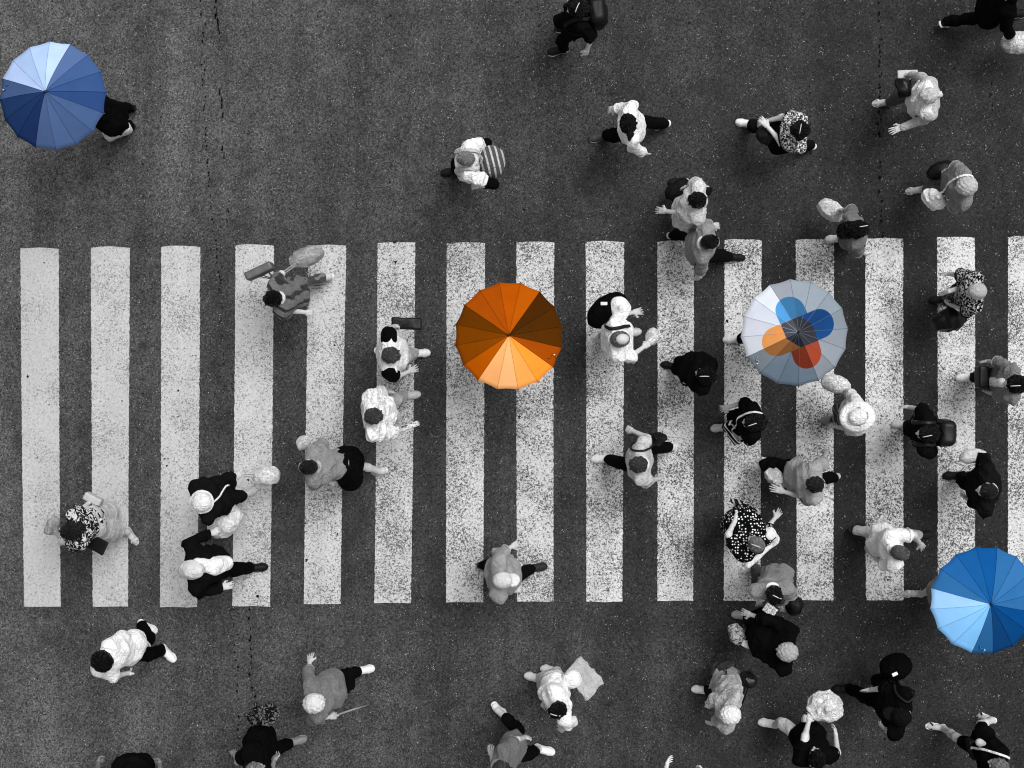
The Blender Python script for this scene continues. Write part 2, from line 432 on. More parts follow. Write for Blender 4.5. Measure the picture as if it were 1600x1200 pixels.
# ------------------------------------------------------------------ people
def put_prims(prims, T):
    "move capsule shapes with a 4x4 matrix"
    f = lambda p: (T @ np.append(p, 1))[:3]
    return [('c', f(p[1]), f(p[2])) + p[3:] for p in prims]
def person(label, head, face, feet, arms=(None, None), h=1.68, wide=1.0, turn=None, pitch=8, head3=None, hip=None, hface=None,
           skin_g=.55, yoke=None, hair=('short', .015), hat=None, top=(.5,), bottom=(.03,), shoes=('shoe', .02, .03), collar=None, belly=0.0, lean=None):
    """head: pixel of the head; face / hface: way the body / head faces in the picture (0 right, 90 up); feet: (x, y, toe angle, heel lift)
    top: (grey, sleeve 0..1, hem height, flare, pattern...)   bottom: (grey, kind, length)"""
    seed = sum(map(ord, label)); rnd = random.Random(seed)
    s = h / 1.7
    fw = ang(face); lat = ang(face + 90)
    hz = 1.565 * s
    # feet first
    F = []
    for f in feet:
        x, y, ta = f[:3]; pt = f[3] if len(f) > 3 else 0
        o = W(x, y, .04); o[2] = 0
        t = ang(ta); l = ang(ta + 90); R = np.column_stack([t, l, V(0, 0, 1)]) * s
        cp, sp = math.cos(math.radians(pt)), math.sin(math.radians(pt))
        Rp = np.array([[cp, 0, sp], [0, 1, 0], [-sp, 0, cp]])
        bl = V(.06, 0, 0); T = np.eye(4); T[:3, :3] = R @ Rp; T[:3, 3] = o + R @ (bl - Rp @ bl)
        lowest = 0.0 if pt <= 0 else -.03 * math.sin(math.radians(pt)) * s * .6
        T[2, 3] += -lowest
        F.append(dict(T=T, ank=(T @ V(-.072, 0, .085, 1))[:3]))
    H = V(head3) if head3 is not None else W(head[0], head[1], hz)
    fm = sum(f['ank'] for f in F) / len(F)
    neck = V(H[0], H[1], 0) - fw * .045 * s; neck[2] = 1.44 * s
    pel = (W(*hip, .93) if hip is not None else V(*(neck[:2] * .62 + fm[:2] * .38), 0)); pel[2] = .935 * s
    # keep the pelvis within reach of both feet
    drop = 0
    if len(F) == 2 and np.dot(F[0]['ank'] - F[1]['ank'], lat) < 0: F = F[::-1]        # F[0] is the left foot
    for i, f in enumerate(F):
        hj = pel + lat * (.085 if i == 0 else -.085) * s
        dxy = np.linalg.norm((f['ank'] - hj)[:2]); mx = .872 * s
        need = (hj[2] - f['ank'][2]) - math.sqrt(max(mx ** 2 - dxy ** 2, .3)); drop = max(drop, need)
    drop = min(drop, .17); pel[2] -= drop; neck[2] -= drop; H[2] -= drop
    if head3 is None:
        H2 = W(head[0], head[1], H[2]); neck[:2] += (H2 - H)[:2]; H = H2
    axis = neck - pel
    ch = pel + axis * .66 + fw * .015; wa = pel + axis * .3
    tl = lat if turn is None else ang(face + 90 + turn)
    sw = .165 * s * wide
    S = [neck + tl * sw + V(0, 0, -.055 * s), neck - tl * sw + V(0, 0, -.055 * s)]
    # arms
    AR = [None, None]; specs = list(arms)
    def sp_pt(a): return W(a[0], a[1], 1.2) if len(a) == 2 else V(a)
    if specs[0] is not None and specs[1] is not None:
        e0, e1 = sp_pt(specs[0][0]), sp_pt(specs[1][0])
        if np.dot(e0 - e1, tl) < 0: specs = specs[::-1]
    elif specs[0] is not None or specs[1] is not None:
        a = specs[0] or specs[1]; e = sp_pt(a[0])
        specs = [a, None] if np.dot(e - neck, tl) > 0 else [None, a]
    def lift(p0, px, L, up=False, lim=1.1):
        if len(px) == 3: return V(px)
        z = p0[2] - (L * .7 if not up else -L * .3)
        for _ in range(8):
            q = W(px[0], px[1], z); d = np.linalg.norm((q - p0)[:2])
            dz = math.sqrt(max(L * L - d * d, (.12 * L) ** 2)); z = p0[2] + (dz if up else -dz)
        q = W(px[0], px[1], z); d = q - p0; n = np.linalg.norm(d)
        return p0 + d * min(1, lim * L / n)
    for i in (0, 1):
        sg = 1 if i == 0 else -1; a = specs[i]
        if a is None:
            sw_ = rnd.uniform(-.06, .06)
            e = S[i] + lat * sg * .07 - fw * (.03 - sw_) + V(0, 0, -.26 * s)
            w = e + fw * (.09 + sw_) + lat * sg * .01 + V(0, 0, -.215 * s); pose = 'relaxed'
        else:
            o = a[2] if len(a) > 2 else {}
            e = lift(S[i], a[0], .285 * s, o.get('eup', False)); w = lift(e, a[1], .25 * s, o.get('up', False)); pose = o.get('pose', 'relaxed')
        AR[i] = (e, w, pose)
    # legs by two-bone reach, knees towards the front
    L = []
    for i, f in enumerate(F):
        sg = 1 if i == 0 else -1
        hj = pel + lat * sg * .085 * s; a = f['ank']; d = a - hj; n = min(np.linalg.norm(d), .90 * s); l1, l2 = .445 * s, .432 * s
        u = unit(d); c = (l1 * l1 - l2 * l2 + n * n) / (2 * n); hh = math.sqrt(max(l1 * l1 - c * c, 0.0))
        toe = f['T'][:3, 0].copy(); toe[2] = 0
        kd = unit(fw + unit(toe) * .6); kd = unit(kd - u * (kd @ u))
        L.append((hj, hj + u * c + kd * hh, a))
    def torso(o, k=.05):
        b = belly
        return [C(S[0] - tl * .02 + V(0, 0, -.005), S[1] + tl * .02 + V(0, 0, -.005), .057 * s + o, k=k),
                C(ch - tl * .075 * s * wide, ch + tl * .075 * s * wide, .106 * s + o, k=k),
                C(ch - tl * .05 * s + V(0, 0, -.03), wa - lat * .05 * s, .10 * s + o, (.094 + b) * s + o, k=k), C(ch + tl * .05 * s + V(0, 0, -.03), wa + lat * .05 * s, .10 * s + o, (.094 + b) * s + o, k=k),
                C(wa + fw * b * .7 - lat * .05 * s, pel - lat * .065 * s, (.094 + b) * s + o, .112 * s + o, k=k), C(wa + fw * b * .7 + lat * .05 * s, pel + lat * .065 * s, (.094 + b) * s + o, .112 * s + o, k=k),
                C(neck + V(0, 0, -.01), S[0] - tl * .04, .045 * s + o, .05 * s + o, k=k), C(neck + V(0, 0, -.01), S[1] + tl * .04, .045 * s + o, .05 * s + o, k=k)]
    def arm(i, t, o, k=.04, wfl=0.0):
        e, w, _ = AR[i]; sh = S[i]; la = .285 / .535
        r0, r1, r2 = .048 * s, .038 * s, .027 * s
        if t <= la:
            f = t / la; return [C(sh, sh + (e - sh) * f, r0 + o, r0 + (r1 - r0) * f + o + wfl, k=k)]
        f = (t - la) / (1 - la)
        return [C(sh, e, r0 + o, r1 + o, k=k), C(e, e + (w - e) * f, r1 + o, r1 + (r2 - r1) * f + o + wfl, k=k)]
    root_xy = fm if abs(np.linalg.norm(fm[:2])) else pel
    base = V(root_xy[0], root_xy[1], 0)
    root = empty('person', base, label=label, category='person')
    # body: one skin with head, hands and feet
    bp = torso(0) + arm(0, 1, 0) + arm(1, 1, 0) + [C(neck + V(0, 0, -.05), (neck + H) / 2 + V(0, 0, -.02), .06 * s, .055 * s, k=.05)]
    for (hj, kn, an), f in zip(L, F):
        bp += [C(hj, kn, .078 * s, .052 * s, k=.05), C(kn, kn * .6 + an * .4, .052 * s, .05 * s, k=.03), C(kn * .6 + an * .4, an, .05 * s, .036 * s, k=.03)] + put_prims(FOOT, f['T'])
    v, q = solid(bp, .0215)
    mi = np.zeros(len(q), int)
    hf = ang(face if hface is None else hface); hl = V(-hf[1], hf[0], 0); pr = math.radians(pitch)
    x = hf * math.cos(pr) - V(0, 0, 1) * math.sin(pr); R = np.column_stack([x, hl, np.cross(x, hl)]) * s
    HT = np.eye(4); HT[:3, :3] = R; HT[:3, 3] = H
    hv = HEAD[0] @ R.T + H; q = np.concatenate([q, HEAD[1] + len(v)]); v = np.concatenate([v, hv]); mi = np.concatenate([mi, HEAD[2]])
    tips = []
    for i in (0, 1):
        e, w, pose = AR[i]; d = unit(w - e); sg = 1 if i == 0 else -1
        n = V(0, 0, 1) - d * d[2]
        n = unit(n) if np.linalg.norm(n) > .6 else unit(lat * sg - d * (d @ lat) * sg)
        sd = np.cross(n, d) * (-sg)
        hv, hq = HANDS[pose]; Rm = np.column_stack([d, sd, n]) * s
        pts = hv @ Rm.T + w
        if np.linalg.det(Rm) < 0: hq = hq[:, ::-1]
        q = np.concatenate([q, hq + len(v)]); v = np.concatenate([v, pts]); mi = np.concatenate([mi, np.zeros(len(hq), int)])
        tips.append(w + d * .085 * s - n * .025)
    add('body', mesh_np('body', v - base, q, mats=mi), [skin(skin_g), EYE, LIP], root)
    # hair and hat
    M4 = Matrix([list(r) for r in HT]); M4.translation = Vector(H - base)
    if hair is not None:
        o = add('hair', hair_mesh(hair[0]), hairm(hair[1]), root); o.matrix_local = M4
        if len(hair) > 2:      # parting: a thin line of scalp
            a0 = hair[2]; c0, s0 = math.cos(math.radians(a0)), math.sin(math.radians(a0))
            pts = []
            for t in np.linspace(-.055, .06, 9):
                xx, yy = t * c0 - .022 * s0, t * s0 + .022 * c0
                zz = .028 + .106 * math.sqrt(max(0, 1 - ((xx + .008) / .108) ** 2 - (yy / .093) ** 2))
                pts.append(V(xx, yy, zz - .001))
            o2 = add('parting', mesh_np('parting', *tube(pts, .0055)), skin(.6), o)
    if hat is not None:
        if hat[0] not in HATS: HATS[hat[0]] = build_hat(hat[0])
        o = add(hat[0], HATS[hat[0]], cloth(*hat[1:]), root); o.matrix_local = M4
    # clothes
    g, sl, hem, flare = (list(top) + [.5, .84, 0.0][len(top) - 1:])[:4] if len(top) < 4 else top[:4]
    pat = top[4:] if len(top) > 4 else ()
    o = .028
    tp = torso(o)
    low = V(pel[0], pel[1], max(hem * s - .04, .12))
    if hem < .9:
        mid = low if hem > .7 else low * .75 + V(fm[0], fm[1], low[2]) * .25
        tp += [C(pel - lat * .055 * s, mid - lat * (.05 + flare * .4) * s, .115 * s + o, .118 * s + o + flare * .6, k=.05), C(pel + lat * .055 * s, mid + lat * (.05 + flare * .4) * s, .115 * s + o, .118 * s + o + flare * .6, k=.05)]
    if sl > 0: tp += arm(0, sl, .025, wfl=.016 if sl < .6 else .004) + arm(1, sl, .025, wfl=.016 if sl < .6 else .004)
    cuts = [((0, 0, hem * s - drop * .6), (0, 0, -1))]
    nm = 'shirt' if hem > .6 else ('coat' if sl > .6 else 'dress')
    tv, tq = solid(tp, .0132, folds(seed, .026, 26, 62, 4), cuts)
    add(nm, mesh_np(nm, tv - base, tq), cloth(g, *pat), root)
    for i in (0, 1):              # sleeve cuffs
        if sl <= 0.05: break
        e, w, _ = AR[i]; la = .285 / .535
        c0, dr, rr_ = (S[i] + (e - S[i]) * (sl / la), unit(e - S[i]), (.048 - .010 * sl / la) * s + .041 + .004) if sl <= la else (e + (w - e) * ((sl - la) / (1 - la)), unit(w - e), (.038 - .011 * (sl - la) / (1 - la)) * s + .025 + (.018 if sl < .6 else .007))
        u_ = unit(np.cross(dr, V(.3, .2, 1))); w_ = np.cross(dr, u_)
        pts = [c0 + (u_ * math.cos(t) + w_ * math.sin(t)) * rr_ * (1 + .05 * math.sin(3 * t + i)) for t in np.linspace(0, 2 * math.pi, 14, endpoint=False)]
        cv, cq = tube(pts, .008, 6, True); add('cuff', mesh_np('cuff', cv - base, cq), cloth(round(g * (.72 if g > .3 else 1.5), 3)), root)
    if yoke is not None:          # patterned upper part of the garment: (grey, lowest height, pattern...)
        yv, yq = solid([p_[:3] + (p_[3] + .006, p_[4] + .006) + p_[5:] for p_ in tp], .0132, folds(seed, .026, 26, 62, 4), [((0, 0, yoke[1] * s - drop), (0, 0, -1))])
        add('yoke', mesh_np('yoke', yv - base, yq), cloth(yoke[0], *yoke[2:]), root)
    if bottom is not None:
        bg_, kind, ln = (list(bottom) + ['trousers', 1.0][len(bottom) - 1:])[:3]; bpat = bottom[3:]
        if kind == 'skirt':
            lowz = max(pel[2] - ln, .15); c2 = V(*(pel[:2] * .55 + fm[:2] * .45), lowz); fl = bpat[0] if bpat else .1; bpat = bpat[1:]
            spd = lat * .07
            sp_ = [C(wa * .6 + pel * .4 - lat * .05, pel - lat * .05, .105 * s + .035, .12 * s + .03, k=.05), C(wa * .6 + pel * .4 + lat * .05, pel + lat * .05, .105 * s + .035, .12 * s + .03, k=.05), C(pel - spd, c2 - spd * 1.6, .115 * s, .12 * s + fl, k=.06), C(pel + spd, c2 + spd * 1.6, .115 * s, .12 * s + fl, k=.06)]
            for (hj, kn, an) in L: sp_.append(C(hj, kn, .095, .085, k=.08))
            sv, sq = solid(sp_, .014, folds(seed + 3, .018, 25, 60), [((0, 0, lowz), (0, 0, -1))])
            add('skirt', mesh_np('skirt', sv - base, sq), cloth(bg_, *bpat), root)
        else:
            tr = [C(wa * .3 + pel * .7 - lat * .055 * s, pel - lat * .065 * s, .1 * s + .013, .115 * s + .012, k=.05), C(wa * .3 + pel * .7 + lat * .055 * s, pel + lat * .065 * s, .1 * s + .013, .115 * s + .012, k=.05)]
            for hj, kn, an in L:
                if ln <= .5: tr.append(C(hj, hj + (kn - hj) * ln * 2, .094 * s, .08 * s, k=.05))
                else:
                    f = (ln - .5) * 2; en = kn + (an - kn) * f
                    tr += [C(hj, kn, .1 * s, .078 * s, k=.05), C(kn, en, .078 * s, (.078 - .012 * f) * s, k=.03)]
            cz = [] if ln > .52 else []
            sv, sq = solid(tr, .0175, folds(seed + 5, .024, 24, 60, 4), cz)
            add('trousers' if ln > .6 else 'shorts', mesh_np('trousers', sv - base, sq), cloth(bg_, *bpat), root)
    if collar is None and sl > .2 and hat is None: collar = round(min(.85, g * .78), 3) if g > .3 else round(g * 1.6 + .01, 3)
    if collar is not None:
        pts = [neck + V(0, 0, .012) + tl * .073 * s * math.cos(t) + fw * (.078 * math.sin(t) - .006) * s + V(0, 0, -.025 * math.sin(t)) for t in np.linspace(0, 2 * math.pi, 20, endpoint=False)]
        cv, cq = tube(pts, .02, 6, True); add('collar', mesh_np('collar', cv - base, cq), cloth(collar), root)
    # footwear
    for f in F:
        T4 = Matrix([list(r) for r in f['T']]); T4.translation -= Vector(base)
        if shoes[0] == 'shoe':
            o = add('shoe', SHOE_UP, plain(shoes[1], .55, .4, 'shoe_upper'), root); o.matrix_local = T4
            add('sole', SHOE_SOLE, plain(shoes[2], .7, .3, 'rubber'), o)
        elif shoes[0] == 'sandal':
            o = add('sandal', SANDAL_SOLE, plain(shoes[1], .7, .3, 'rubber'), root); o.matrix_local = T4
            for sm_ in SANDAL_STRAPS: add('strap', sm_, plain(shoes[2], .5, .4, 'leather'), o)
    return dict(root=root, S=S, AR=AR, tips=tips, neck=neck, ch=ch, wa=wa, pel=pel, fw=fw, lat=lat, tl=tl, H=H, top=tp, s=s, base=base, fm=fm, L=L)

# ------------------------------------------------------------------ things carried
def near(p, px):
    "the hand of p nearest to a pixel"
    d = [np.linalg.norm((t - W(px[0], px[1], t[2]))[:2]) for t in p['tips']]
    return p['tips'][int(np.argmin(d))]
def onto(prims, P, gap=.018):
    P = P.copy(); e = 1e-3
    for _ in range(7):
        d = sdf_at(prims, P); G = np.stack([sdf_at(prims, P + e * np.eye(3)[i]) - d for i in range(3)], 1) / e
        G /= np.linalg.norm(G, axis=1, keepdims=True) + 1e-9
        P -= G * np.clip(d - gap, -.08, .2)[:, None] * .9
    return P, G
def strap_on(o, org, p, pts, mat, w=.016, n=36, keep=0, name='strap'):
    P = smooth_path(pts, n); Q, G = onto(p['top'], P)
    wgt = np.ones(len(P))
    if keep: wgt[:keep] = np.linspace(0, 1, keep); wgt[-keep:] = np.linspace(1, 0, keep)
    Q = P * (1 - wgt[:, None]) + Q * wgt[:, None]
    v, q = tube(Q, w, 6, flat=(G, .004)); add(name, mesh_np(name, v - org, q), mat, o)
def rotz(d, tilt=0, roll=0):
    a = Matrix.Rotation(math.radians(d), 3, 'Z') @ Matrix.Rotation(math.radians(tilt), 3, 'Y') @ Matrix.Rotation(math.radians(roll), 3, 'X')
    return np.array(a).T           # rows are the local axes
def bag(name, label, cat, kind, px, z, size, a, mat, hand=None, tilt=0, roll=0, group=None, at=None, h=.012, handle_mat=None, crumple=None):
    c = V(at) if at is not None else W(px[0], px[1], z)
    M = rotz(a, tilt, roll); r = V(size) / 2; seed = sum(map(ord, label))
    if kind == 'soft':                                      # sagging plastic or cloth bag, gathered towards its handles
        up = M[2]
        tgt = unit((hand - c)) if hand is not None else up
        P = [E(c, r, M, k=.05), E(c - tgt * r.max() * .18, r * .82, M, k=.06), C(c + tgt * r.min() * .6, c + tgt * min(r.max() * 1.15, .2), r.min() * .6, .016, k=.07)]
        v, q = solid(P, h, folds(seed, .034 if crumple is None else crumple, 28, 75, 8))
        topc = c + tgt * min(r.max() * 1.1, .19)
    elif kind == 'box':
        v, q = solid([B(c, r, M, rnd=min(.02, r.min() * .45))], h, folds(seed, .004 if crumple is None else crumple, 20, 50)); topc = c + M[2] * r[2]
    elif kind == 'tote':                                    # upright cloth tote, wider at the foot, open mouth
        P = [B(c, r, M, rnd=min(.03, r.min() * .6)), B(c - M[2] * r[2] * .35, r * V(1.05, 1.25, .6), M, rnd=.03, k=.06), B(c + M[2] * r[2] * 1.0, r * V(.86, .55, .5), M, rnd=.012, sub=True)]
        v, q = solid(P, h, folds(seed, .012 if crumple is None else crumple, 22, 60)); topc = c + M[2] * r[2]
    o = add(name, mesh_np(name, v - c, q), mat, None, c, label=label, category=cat, group=group)
    if hand is not None:
        for sg in (-1, 1):
            off = M[0] * r[0] * .45 if kind != 'soft' else M[0] * .018
            pts = smooth_path([topc - off + M[1] * sg * .012, (topc - off) * .45 + hand * .55 + M[1] * sg * .012, hand, (topc + off) * .45 + hand * .55 + M[1] * sg * .012, topc + off + M[1] * sg * .012], 16)
            tv, tq = tube(pts, .006, 6); add('handle', mesh_np('handle', tv - c, tq), handle_mat or mat, o)
    return o, c
def crossbody(o, c, p, side, mat, w=.014):
    "strap from a bag at the hip over the opposite shoulder; side = +1 when the bag hangs on the left"
    S = p['S'][1 if side > 0 else 0]; fw = p['fw']; top = S * .75 + p['neck'] * .25 + V(0, 0, .09)
    mid = (top + c) / 2
    bt = c + V(0, 0, .06)
    strap_on(o, c, p, [bt + fw * .03, (bt + mid) / 2 + fw * .17, mid + fw * .2, (mid + top) / 2 + fw * .15, top, (mid + top) / 2 - fw * .15, mid - fw * .2, (bt + mid) / 2 - fw * .17, bt - fw * .03], mat, w, 56, keep=6)
def backpack(label, p, size, mat, strap_mat=None, pocket=True, dz=0.0, off=(0, 0), name='backpack', round_=False):
    fw, tl, s = p['fw'], p['tl'], p['s']; bf = unit(np.cross(V(0, 0, 1), -tl)) ; bf = fw if abs(bf @ fw) < .2 else (bf if bf @ fw > 0 else -bf)
    d, w, hh = size
    c = p['ch'] - bf * (.125 + d / 2) + V(0, 0, -.02 + dz) + bf * off[0] + tl * off[1]
    M = np.stack([bf, np.cross(V(0, 0, 1), bf), V(0, 0, 1)])
    seed = sum(map(ord, label))
    P = [E(c, V(d, w, hh) / 2 * V(1.05, 1.05, 1.08), M, k=.05)] if round_ else [B(c, V(d, w, hh) / 2, M, rnd=min(d, w) * .38), B(c - V(0, 0, hh * .12), V(d * 1.12, w * .95, hh * .6) / 2, M, rnd=d * .35, k=.05)]
    v, q = solid(P, .012, folds(seed, .009, 20, 50))
    o = add(name, mesh_np(name, v - c, q), mat, None, c, label=label, category='backpack')
    sm = strap_mat or mat
    if pocket:
        pc = c - bf * d * .52 - V(0, 0, hh * .16)
        v, q = solid([B(pc, V(.06, w * .7, hh * .4) / 2, M, rnd=.026)], .01, folds(seed + 1, .005)); add('pocket', mesh_np('pocket', v - c, q), mat, o)
    pts = smooth_path([c + bf * d * .45 + V(0, 0, hh * .48) + M[1] * .05, c + bf * d * .35 + V(0, 0, hh * .48 + .045), c + bf * d * .45 + V(0, 0, hh * .48) - M[1] * .05], 10)
    v, q = tube(pts, .008); add('loop', mesh_np('loop', v - c, q), sm, o)
    for i, sg in ((0, 1), (1, -1)):
        S = p['S'][i]; sp = S * .62 + p['neck'] * .38
        strap_on(o, c, p, [c + bf * d * .45 + tl * sg * .07 + V(0, 0, hh * .36), sp - bf * .07 + V(0, 0, .06), sp + V(0, 0, .09), sp + bf * .1 + V(0, 0, .03), p['ch'] + tl * sg * .12 + bf * .16, p['wa'] + tl * sg * .16 + bf * .08 + V(0, 0, .06), p['wa'] + tl * sg * .15 - bf * .06 + V(0, 0, .02), c + bf * d * .4 + tl * sg * w * .4 - V(0, 0, hh * .36)], sm, .024, 50, keep=3)
    return o, c

# ------------------------------------------------------------------ umbrellas
def lin(c): return tuple((x / 255 / 12.92 if x / 255 < .04045 else ((x / 255 + .055) / 1.055) ** 2.4) for x in c)
def umbrella_cloth(rgb, emblem=None):
    s = NT('umbrella_cloth'); c = (*rgb, 1)
    if emblem:
        sep = s.n('ShaderNodeSeparateXYZ'); s.l(s.obj, sep.inputs[0]); X, Y = sep.outputs[0], sep.outputs[1]
        def pill(ax, ay, bx, by, r):
            dx, dy = bx - ax, by - ay; dd = dx * dx + dy * dy
            px, py = s.math('SUBTRACT', X, ax), s.math('SUBTRACT', Y, ay)
            t = s.math('DIVIDE', s.math('MULTIPLY_ADD', px, dx, s.math('MULTIPLY', py, dy)), dd, clamp=True)
            qx, qy = s.math('MULTIPLY_ADD', t, -dx, px), s.math('MULTIPLY_ADD', t, -dy, py)
            d = s.math('SQRT', s.math('MULTIPLY_ADD', qx, qx, s.math('MULTIPLY', qy, qy)))
            return s.ramp(d, r - .003, r + .003, 1, 0), s.ramp(t, .499, .501)
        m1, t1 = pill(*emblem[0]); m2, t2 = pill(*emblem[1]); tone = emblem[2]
        ink = lambda k: tuple(min(.9, x * tone) for x in lin(k))  # print darkens along with the shade painted into its panel
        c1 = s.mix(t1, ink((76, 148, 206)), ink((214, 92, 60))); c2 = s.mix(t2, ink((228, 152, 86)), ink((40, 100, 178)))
        c = s.mix(m1, (*rgb, 1), c1); c = s.mix(m2, c, c2)
        m3, _ = pill(-.04, .043, .114, -.051, .142)
        c = s.mix(s.math('MULTIPLY', s.math('MULTIPLY', m1, m2), m3), c, ink((72, 74, 84)))
    f = s.ramp(s.noise(5, 3), .3, .7, .95, 1.05)
    mm = s.n('ShaderNodeMix', data_type='RGBA', blend_type='MULTIPLY'); mm.inputs[0].default_value = 1
    s.put(mm.inputs[6], c); s.l(f, mm.inputs[7]); s.bump(s.noise(14, 2), .06, .02)
    return s.done(mm.outputs[2], .7, .03)
def umbrella(label, px, z, R, start, lit_tones, tilt, hand, shaft_g=.05, emblem=None):
    """16 gores between 16 ribs; the cloth gores have light and shade painted in as shades of one colour, listed counter-clockwise from the 'start' seam"""
    c = W(px[0], px[1], z)
    root = empty('umbrella', c, label=label, category='umbrella')
    n = 16; hh = .235
    Rt = np.array((Matrix.Rotation(math.radians(tilt[0]), 3, 'X') @ Matrix.Rotation(math.radians(tilt[1]), 3, 'Y')))
    prof = lambda t: hh * (1 - t ** 1.55)
    nr, na = 12, 6
    for i in range(n):
        a0, a1 = math.radians(start + 22.5 * i), math.radians(start + 22.5 * (i + 1)); vs_, qs = [], []
        for r in range(nr + 1):
            t = .012 + (1 - .012) * r / nr
            for j in range(na + 1):
                u = j / na
                x = R * t * (math.cos(a0) * (1 - u) + math.cos(a1) * u); y = R * t * (math.sin(a0) * (1 - u) + math.sin(a1) * u)
                bulge = 4 * u * (1 - u)
                sag = bulge * (.002 * math.sin(math.pi * min(t * 1.1, 1)) - .022 * max(0, t - .9) / .1 * .5)
                k = 1 - .018 * bulge * max(0, (t - .8) / .2)
                vs_.append(Rt @ V(x * k, y * k, prof(t) - sag))
        for r in range(nr):
            for j in range(na):
                b = r * (na + 1) + j; qs.append((b, b + na + 1, b + na + 2, b + 1))
        vs_ = np.array(vs_); N = len(vs_); th = Rt @ V(0, 0, -.0016)
        qs = np.array(qs); qa = np.concatenate([qs, qs[:, ::-1] + N])
        rim = [(nr * (na + 1) + j, N + nr * (na + 1) + j, N + nr * (na + 1) + j + 1, nr * (na + 1) + j + 1) for j in range(na)]
        qa = np.concatenate([qa, np.array(rim)])
        rgb, rel = lit_tones[i]
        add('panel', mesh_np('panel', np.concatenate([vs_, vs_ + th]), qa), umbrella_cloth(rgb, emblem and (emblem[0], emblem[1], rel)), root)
    met = plain(shaft_g, .35, .5, 'metal', .8)
    rib_me = None
    for i in range(n):
        a = math.radians(start + 22.5 * i)
        pts = [Rt @ V(R * t * math.cos(a), R * t * math.sin(a), prof(t) - .007) for t in np.linspace(.03, .99, 12)]
        pts2 = [Rt @ V(R * t * math.cos(a), R * t * math.sin(a), prof(t) + .0008) for t in np.linspace(.02, .995, 12)]
        add('seam', mesh_np('seam', *tube(pts2, .0022, 4)), umbrella_cloth(tuple(.62 * x for x in np.minimum(lit_tones[i][0], lit_tones[i - 1][0]))), root)
        add('rib', mesh_np('rib', *tube(pts, .0028)), met, root)
        pts = [Rt @ V(R * .04 * math.cos(a), R * .04 * math.sin(a), -.12), Rt @ V(R * .5 * math.cos(a), R * .5 * math.sin(a), prof(.5) - .011)]
        add('stretcher', mesh_np('stretcher', *tube(pts, .0025)), met, root)
    for i in range(n):
        a = math.radians(start + 22.5 * i); d = V(math.cos(a), math.sin(a), -.3)
        add('rib_tip', mesh_np('rib_tip', *tube([Rt @ (V(R * math.cos(a), R * math.sin(a), 0) + d * t) for t in (-.012, -.004, .010, .014)], [.003, .0045, .0045, .002])), met, root)
    top = Rt @ V(0, 0, hh + .045); hl = hand - c; hl = V(hl)
    bot = hl + unit(hl - Rt @ V(0, 0, hh)) * .09
    add('shaft', mesh_np('shaft', *tube([Rt @ V(0, 0, hh - .01), bot], .006)), met, root)
    add('tip', mesh_np('tip', *tube([Rt @ V(0, 0, hh - .004), Rt @ V(0, 0, hh + .01), Rt @ V(0, 0, hh + .012), top], [.016, .015, .006, .004], 8)), plain(.02, .4, .5, 'tip'), root)
    add('handle', mesh_np('handle', *tube(smooth_path([hl + (Rt @ V(0, 0, .07)), hl, bot, bot + V(.02, 0, -.03), bot + V(.05, 0, -.02), bot + V(.055, 0, .01)], 18), .013, 8)), plain(.03, .4, .5, 'handle'), root)
    a = math.radians(start + 22.5 * 4.5)
    pts = smooth_path([Rt @ (V(R * t * math.cos(a + d), R * t * math.sin(a + d), prof(t) + .006)) for t, d in ((.96, -.02), (.9, .03), (.86, .0), (.88, -.06), (.82, -.1))], 16)
    add('tie_strap', mesh_np('tie_strap', *tube(pts, .006)), umbrella_cloth(tuple(min(.9, x * 1.15) for x in lit_tones[10][0])), root)
    bt = Rt @ V(R * .9 * math.cos(a + .02), R * .9 * math.sin(a + .02), prof(.9) + .008)
    v, q = solid([E(bt, (.013, .009, .006))], .004); add('snap', mesh_np('snap', v, q), plain(.7, .3, .6, 'snap', .3), root)
    return root

